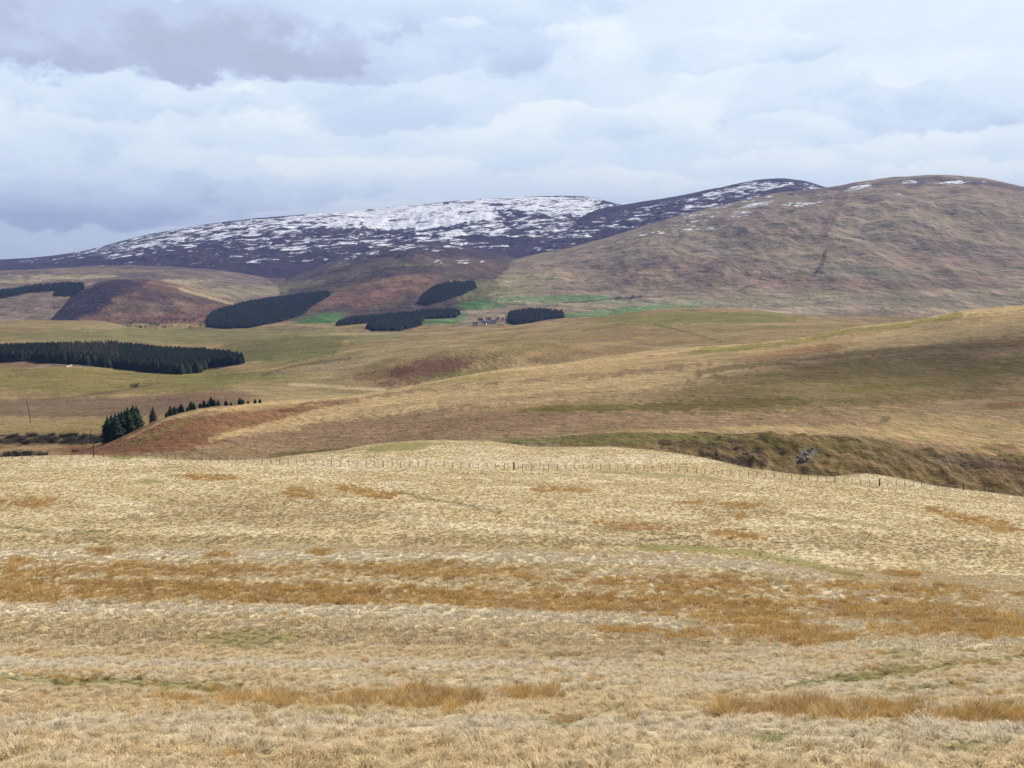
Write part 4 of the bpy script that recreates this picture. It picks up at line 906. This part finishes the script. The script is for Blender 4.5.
fence([514+4.3]+us3, {}, 'fence section from the stout dark post down to the right')
fence([883]+us4, {883: (1.55, .14), 883+8.5*10: (1.4, .12)}, 'fence section dropping over the brow at the far right')

# ------------------------------------------------------------------ pole, walls, farm, rocks
def pole():
    x, y, z = hit(30.8, 423, 560, 1100); h = 23/F*y
    e = link(bpy.data.objects.new('wooden_pole', None)); e.location = (x, y, z); tag(e, 'tall thin leaning wooden pole on the plain at the left', 'pole')
    m = MB(); top = (-h*.135, 0, h); m.tube([(0, 0, -1), (top[0]*.5, 0, h*.5), top], [.24, .20, .15], 8); m.build('shaft', M_dpost, e, True)
    c = MB(); c.box(top[0]-.7, top[0]+.7, -.08, .08, h-.95, h-.78); c.build('crossarm', M_dpost, e)
    for sx in (-.55, .55):
        i = MB(); i.tube([(top[0]+sx, 0, h-.8), (top[0]+sx, 0, h-.62), (top[0]+sx, 0, h-.5)], [.05, .09, .04], 8); i.build('insulator', M_wire, e)
pole()
M_stone = simple_mat('dry_stone', (.20, .185, .165), .45, 1.3); M_pale = simple_mat('lichened_stone', (.42, .40, .35), .4, .8)
def stone_wall(pts, d0, d1, hgt, wid, label, m_=None):
    P = [hit(u, v, d0, d1) for u, v in pts]; Q = []
    for a, b in zip(P[:-1], P[1:]):
        n = max(2, int(math.dist(a, b)/6))
        for k in range(n): Q.append([a[i]+(b[i]-a[i])*k/n for i in range(3)])
    Q.append(list(P[-1]))
    m = MB(); o0 = Q[0]; o0[2] = zat(o0[0], o0[1])
    for k, q in enumerate(Q):
        a = Q[max(k-1, 0)]; b = Q[min(k+1, len(Q)-1)]; dx, dy = b[0]-a[0], b[1]-a[1]; L = math.hypot(dx, dy) or 1; nx, ny = -dy/L*wid/2, dx/L*wid/2
        z = zat(q[0], q[1]); hh = hgt*random.uniform(.8, 1.1)
        m.v += [(q[0]+nx-o0[0], q[1]+ny-o0[1], z-1-o0[2]), (q[0]+nx*.6-o0[0], q[1]+ny*.6-o0[1], z+hh-o0[2]), (q[0]-nx*.6-o0[0], q[1]-ny*.6-o0[1], z+hh-o0[2]), (q[0]-nx-o0[0], q[1]-ny-o0[1], z-1-o0[2])]
        if k:
            c = 4*k; p = c-4
            for i in range(3): m.f.append((p+i, p+i+1, c+i+1, c+i))
    m.f.append((0, 1, 2, 3)); c = len(m.v)-4; m.f.append((c+3, c+2, c+1, c))
    o = m.build('dry_stone_wall', m_ or M_stone); o.location = o0; tag(o, label, 'wall')
stone_wall([(737,291.5),(745,288.5),(753,285.5),(761,283)], 2900, 6000, 3.0, 2.5, 'dark straight stone wall climbing the foot of the big hill')
stone_wall([(562,303),(590,301),(615,298.5),(640,297)], 2900, 6000, 1.8, 1.6, 'faint stone wall running left from the fold under the big hill')
stone_wall([(52,364.8),(60,365.8),(67,366.6)], 1100, 1500, 1.2, 1.6, 'pale tumbled stone wall in front of the plantation, left piece', M_pale)
stone_wall([(66,367.5),(72,365.6),(80,366)], 1100, 1500, 1.3, 1.4, 'pale tumbled stone wall in front of the plantation, middle piece', M_pale)
stone_wall([(80,366.4),(88,367),(94,367.4)], 1100, 1500, 1.2, 1.4, 'pale tumbled stone wall in front of the plantation, right piece', M_pale)
stone_wall([(27,369.5),(36,368),(46,366)], 1100, 1500, .9, 1.4, 'dark low broken wall left of the pale tumbled walls')
stone_wall([(453,331),(462,327),(470,324)], 2500, 3100, 2.2, 2.0, 'dark boundary wall running up to the valley farm from the left')
M_lime = simple_mat('limewash', (.55, .47, .42), .12, .4); M_white = simple_mat('white_render', (.8, .8, .78), .05, .4); M_slate = simple_mat('slate', (.12, .125, .145), .25, .8)
M_glass = simple_mat('dark_glass', (.03, .035, .04), .1, 1, .2); M_door = simple_mat('painted_door', (.08, .10, .09), .1, 1); M_shed = simple_mat('grey_sheet', (.36, .36, .36), .15, .4)
def house(name, u, D, w, d, h, rh, rot, wallm, roofm, label, chim=2, wins=3):
    x, y, z = on_ground(u, D); e = link(bpy.data.objects.new(name, None)); e.location = (x, y, z); e.rotation_euler = (0, 0, R(rot)); tag(e, label, 'building', 'buildings of the valley farm' if 'farm' in label else None)
    m = MB(); m.box(-w/2, w/2, -d/2, d/2, -3, h)
    for sx in (-w/2, w/2): m.tri((sx, -d/2, h), (sx, d/2, h), (sx, 0, h+rh))
    m.build('wall', wallm, e)
    r = MB(); o = .35
    for s in (-1, 1):
        a, b, c, dd = (-w/2-o, s*(d/2+o), h-.25), (w/2+o, s*(d/2+o), h-.25), (w/2+o, 0, h+rh+.12), (-w/2-o, 0, h+rh+.12)
        r.quad(a, b, c, dd); r.quad(*[(p[0], p[1], p[2]-.18) for p in (dd, c, b, a)]); r.quad(a, (a[0], a[1], a[2]-.18), (b[0], b[1], b[2]-.18), b)
    rf = r.build('roof', roofm, e)
    for k in range(chim):
        c = MB(); cx = -w/2+.8 if k == 0 else w/2-.8; c.box(cx-.5, cx+.5, -.4, .4, h+rh-.6, h+rh+1.3); c.box(cx-.6, cx+.6, -.5, .5, h+rh+1.3, h+rh+1.45); c.build('chimney', wallm, rf)
    for k in range(wins):
        wx = -w/2+w*(k+.7)/(wins+.4); q = MB(); q.box(wx-.5, wx+.5, -d/2-.05, -d/2+.05, h*.45, h*.45+1.3); q.build('window', M_glass, e)
    q = MB(); q.box(w*.5-1.9, w*.5-.9, -d/2-.06, -d/2+.05, 0, 2.1); q.build('door', M_door, e)
house('farmhouse', 475.5, 2800, 14, 8, 6.0, 4.0, 8, M_lime, M_slate, 'pinkish two-storey valley farm house, leftmost of the farm buildings', 2, 4)
house('farm_cottage', 484.5, 2815, 12, 7, 4.6, 3.4, -12, M_white, M_slate, 'whitish valley farm cottage right of the pinkish farm house', 1, 3)
house('farm_steading', 493, 2835, 18, 8, 4.4, 3.2, 4, M_pale, M_slate, 'long grey stone valley farm steading in the middle of the farm', 0, 3)
house('farm_barn', 487, 2870, 20, 10, 5.6, 3.6, 30, M_stone, M_slate, 'dark-roofed valley farm barn behind the other farm buildings', 0, 1)
house('low_shed', 501, 2760, 18, 7, 3.2, 1.6, 2, M_shed, M_shed, 'low pale grey shed in front of the valley farm trees', 0, 0)
house('white_cottage', 524.3, 2740, 8, 5, 3.6, 1.6, 5, M_white, M_white, 'small bright white hut below the dark valley wood', 0, 1)
house('small_white_hut', 554, 2730, 5, 4, 2.8, 1.4, 0, M_white, M_shed, 'tiny pale hut in the green field right of the white hut', 0, 1)
M_rock = simple_mat('grey_rock', (.20, .165, .125), .6, 1.6)
def rock(u, v, r, label, group):
    x, y, z = hit(u, v, 318, 385); rng = np.random.default_rng(int(u*10+v))
    import bmesh
    bm = bmesh.new(); bmesh.ops.create_icosphere(bm, subdivisions=3, radius=1.0); sd = int(rng.integers(0, 999))
    sx, sy, sz = rng.uniform(.8, 1.3), rng.uniform(.7, 1.1), rng.uniform(.6, 1.0)
    for w_ in bm.verts:
        p = w_.co; k = 1+.30*float(fbm(np.array([p.x*1.4+p.z*.9]), np.array([p.y*1.4-p.z*.7]), 3, sd)[0]); w_.co = (round(p.x*k*2.6)/2.6*.4+p.x*k*.6, p.y*k, round(p.z*k*2.2)/2.2*.5+p.z*k*.5)
    me = bpy.data.meshes.new('rock'); bm.to_mesh(me); bm.free(); me.materials.append(M_rock)
    o = link(bpy.data.objects.new('rock', me)); o.location = (x, y, z+r*.2); o.scale = (r*sx, r*sy, r*sz); tag(o, label, 'rock', group)
rk = [(802,461,1.3),(804.5,458,.7),(800,464,.5),(806,454.5,.9),(809,451,.6),(812,448.5,.5),(807.5,459,.4),(798,457,.5)]
for k, (u, v, r) in enumerate(rk): rock(u, v, r, 'grey boulder of the small crag on the burn side' if k else 'palest and largest boulder at the foot of the small crag', 'boulders of the small crag' if k else None)
for k in range(8): rock(948+random.random()*62, 457+random.random()*9, random.uniform(.22, .5), 'grey stone in the scree at the right end of the burn side', 'stones of the right-hand scree')
for k in range(4): rock(735+random.random()*30, 445+random.random()*14, random.uniform(.4, .8), 'dark stone in the peaty scars left of the small crag', 'stones in the peaty scars')

# ------------------------------------------------------------------ cumulus above the right-hand slope, whose shade falls on it
def cloud(cx, cy, zc, rx, ry, rz, seed, label):
    import bmesh
    m, g, b = mat('cloud'); b.inputs['Base Color'].default_value = (.9, .9, .92, 1); b.inputs['Roughness'].default_value = 1
    tc = g.node('ShaderNodeTexCoord'); sp = g.node('ShaderNodeSeparateXYZ'); g.l.new(tc.outputs['Object'], sp.inputs[0])
    q = g.math('SQRT', g.math('ADD', g.math('POWER', g.math('DIVIDE', sp.outputs[0], rx), 2.0), g.math('POWER', g.math('DIVIDE', sp.outputs[1], ry), 2.0)))
    q = g.math('ADD', q, g.math('MULTIPLY', g.math('SUBTRACT', g.noise(tc.outputs['Object'], .012, 5, .6), .5), 1.1))
    op = g.math('MULTIPLY', g.maprange(q, .84, .15, 0, 1, True), .42)      # wispy, thinner towards its rim
    tr = g.node('ShaderNodeBsdfTransparent'); mx = g.node('ShaderNodeMixShader'); g.l.new(op, mx.inputs[0]); g.l.new(tr.outputs[0], mx.inputs[1]); g.l.new(b.outputs[0], mx.inputs[2]); g.l.new(mx.outputs[0], g.n['Material Output'].inputs['Surface'])
    bm = bmesh.new(); bmesh.ops.create_icosphere(bm, subdivisions=6, radius=1.0)
    P = np.array([w_.co for w_ in bm.verts]); a = fbm(P[:, 0]*1.8+P[:, 2], P[:, 1]*1.8-P[:, 2], 5, seed, .6); bb = np.abs(fbm(P[:, 0]*4+P[:, 2]*2, P[:, 1]*4, 4, seed+9, .6)); k = 1+a*.20+bb*.07
    for w_, kk in zip(bm.verts, k):
        c = w_.co*float(kk); w_.co = (c.x*rx, c.y*ry, max(c.z, -.25)*rz)
    me = bpy.data.meshes.new('cloud'); bm.to_mesh(me); bm.free(); me.materials.append(m); me.polygons.foreach_set('use_smooth', np.ones(len(me.polygons), bool))
    o = link(bpy.data.objects.new('cloud', me)); o.location = (cx, cy, zc); tag(o, label, 'cloud', None, 'structure')
def shade(sx, sy, sz, zc, rx, ry, seed, label):
    k = (zc-sz)/sdir.z; cloud(sx+sdir.x*k, sy+sdir.y*k, zc, rx, ry, min(rx, ry)*.35, seed, label)
shade(290, 620, -60, 560, 300, 170, 3, 'white cumulus cloud high above the right-hand slope')
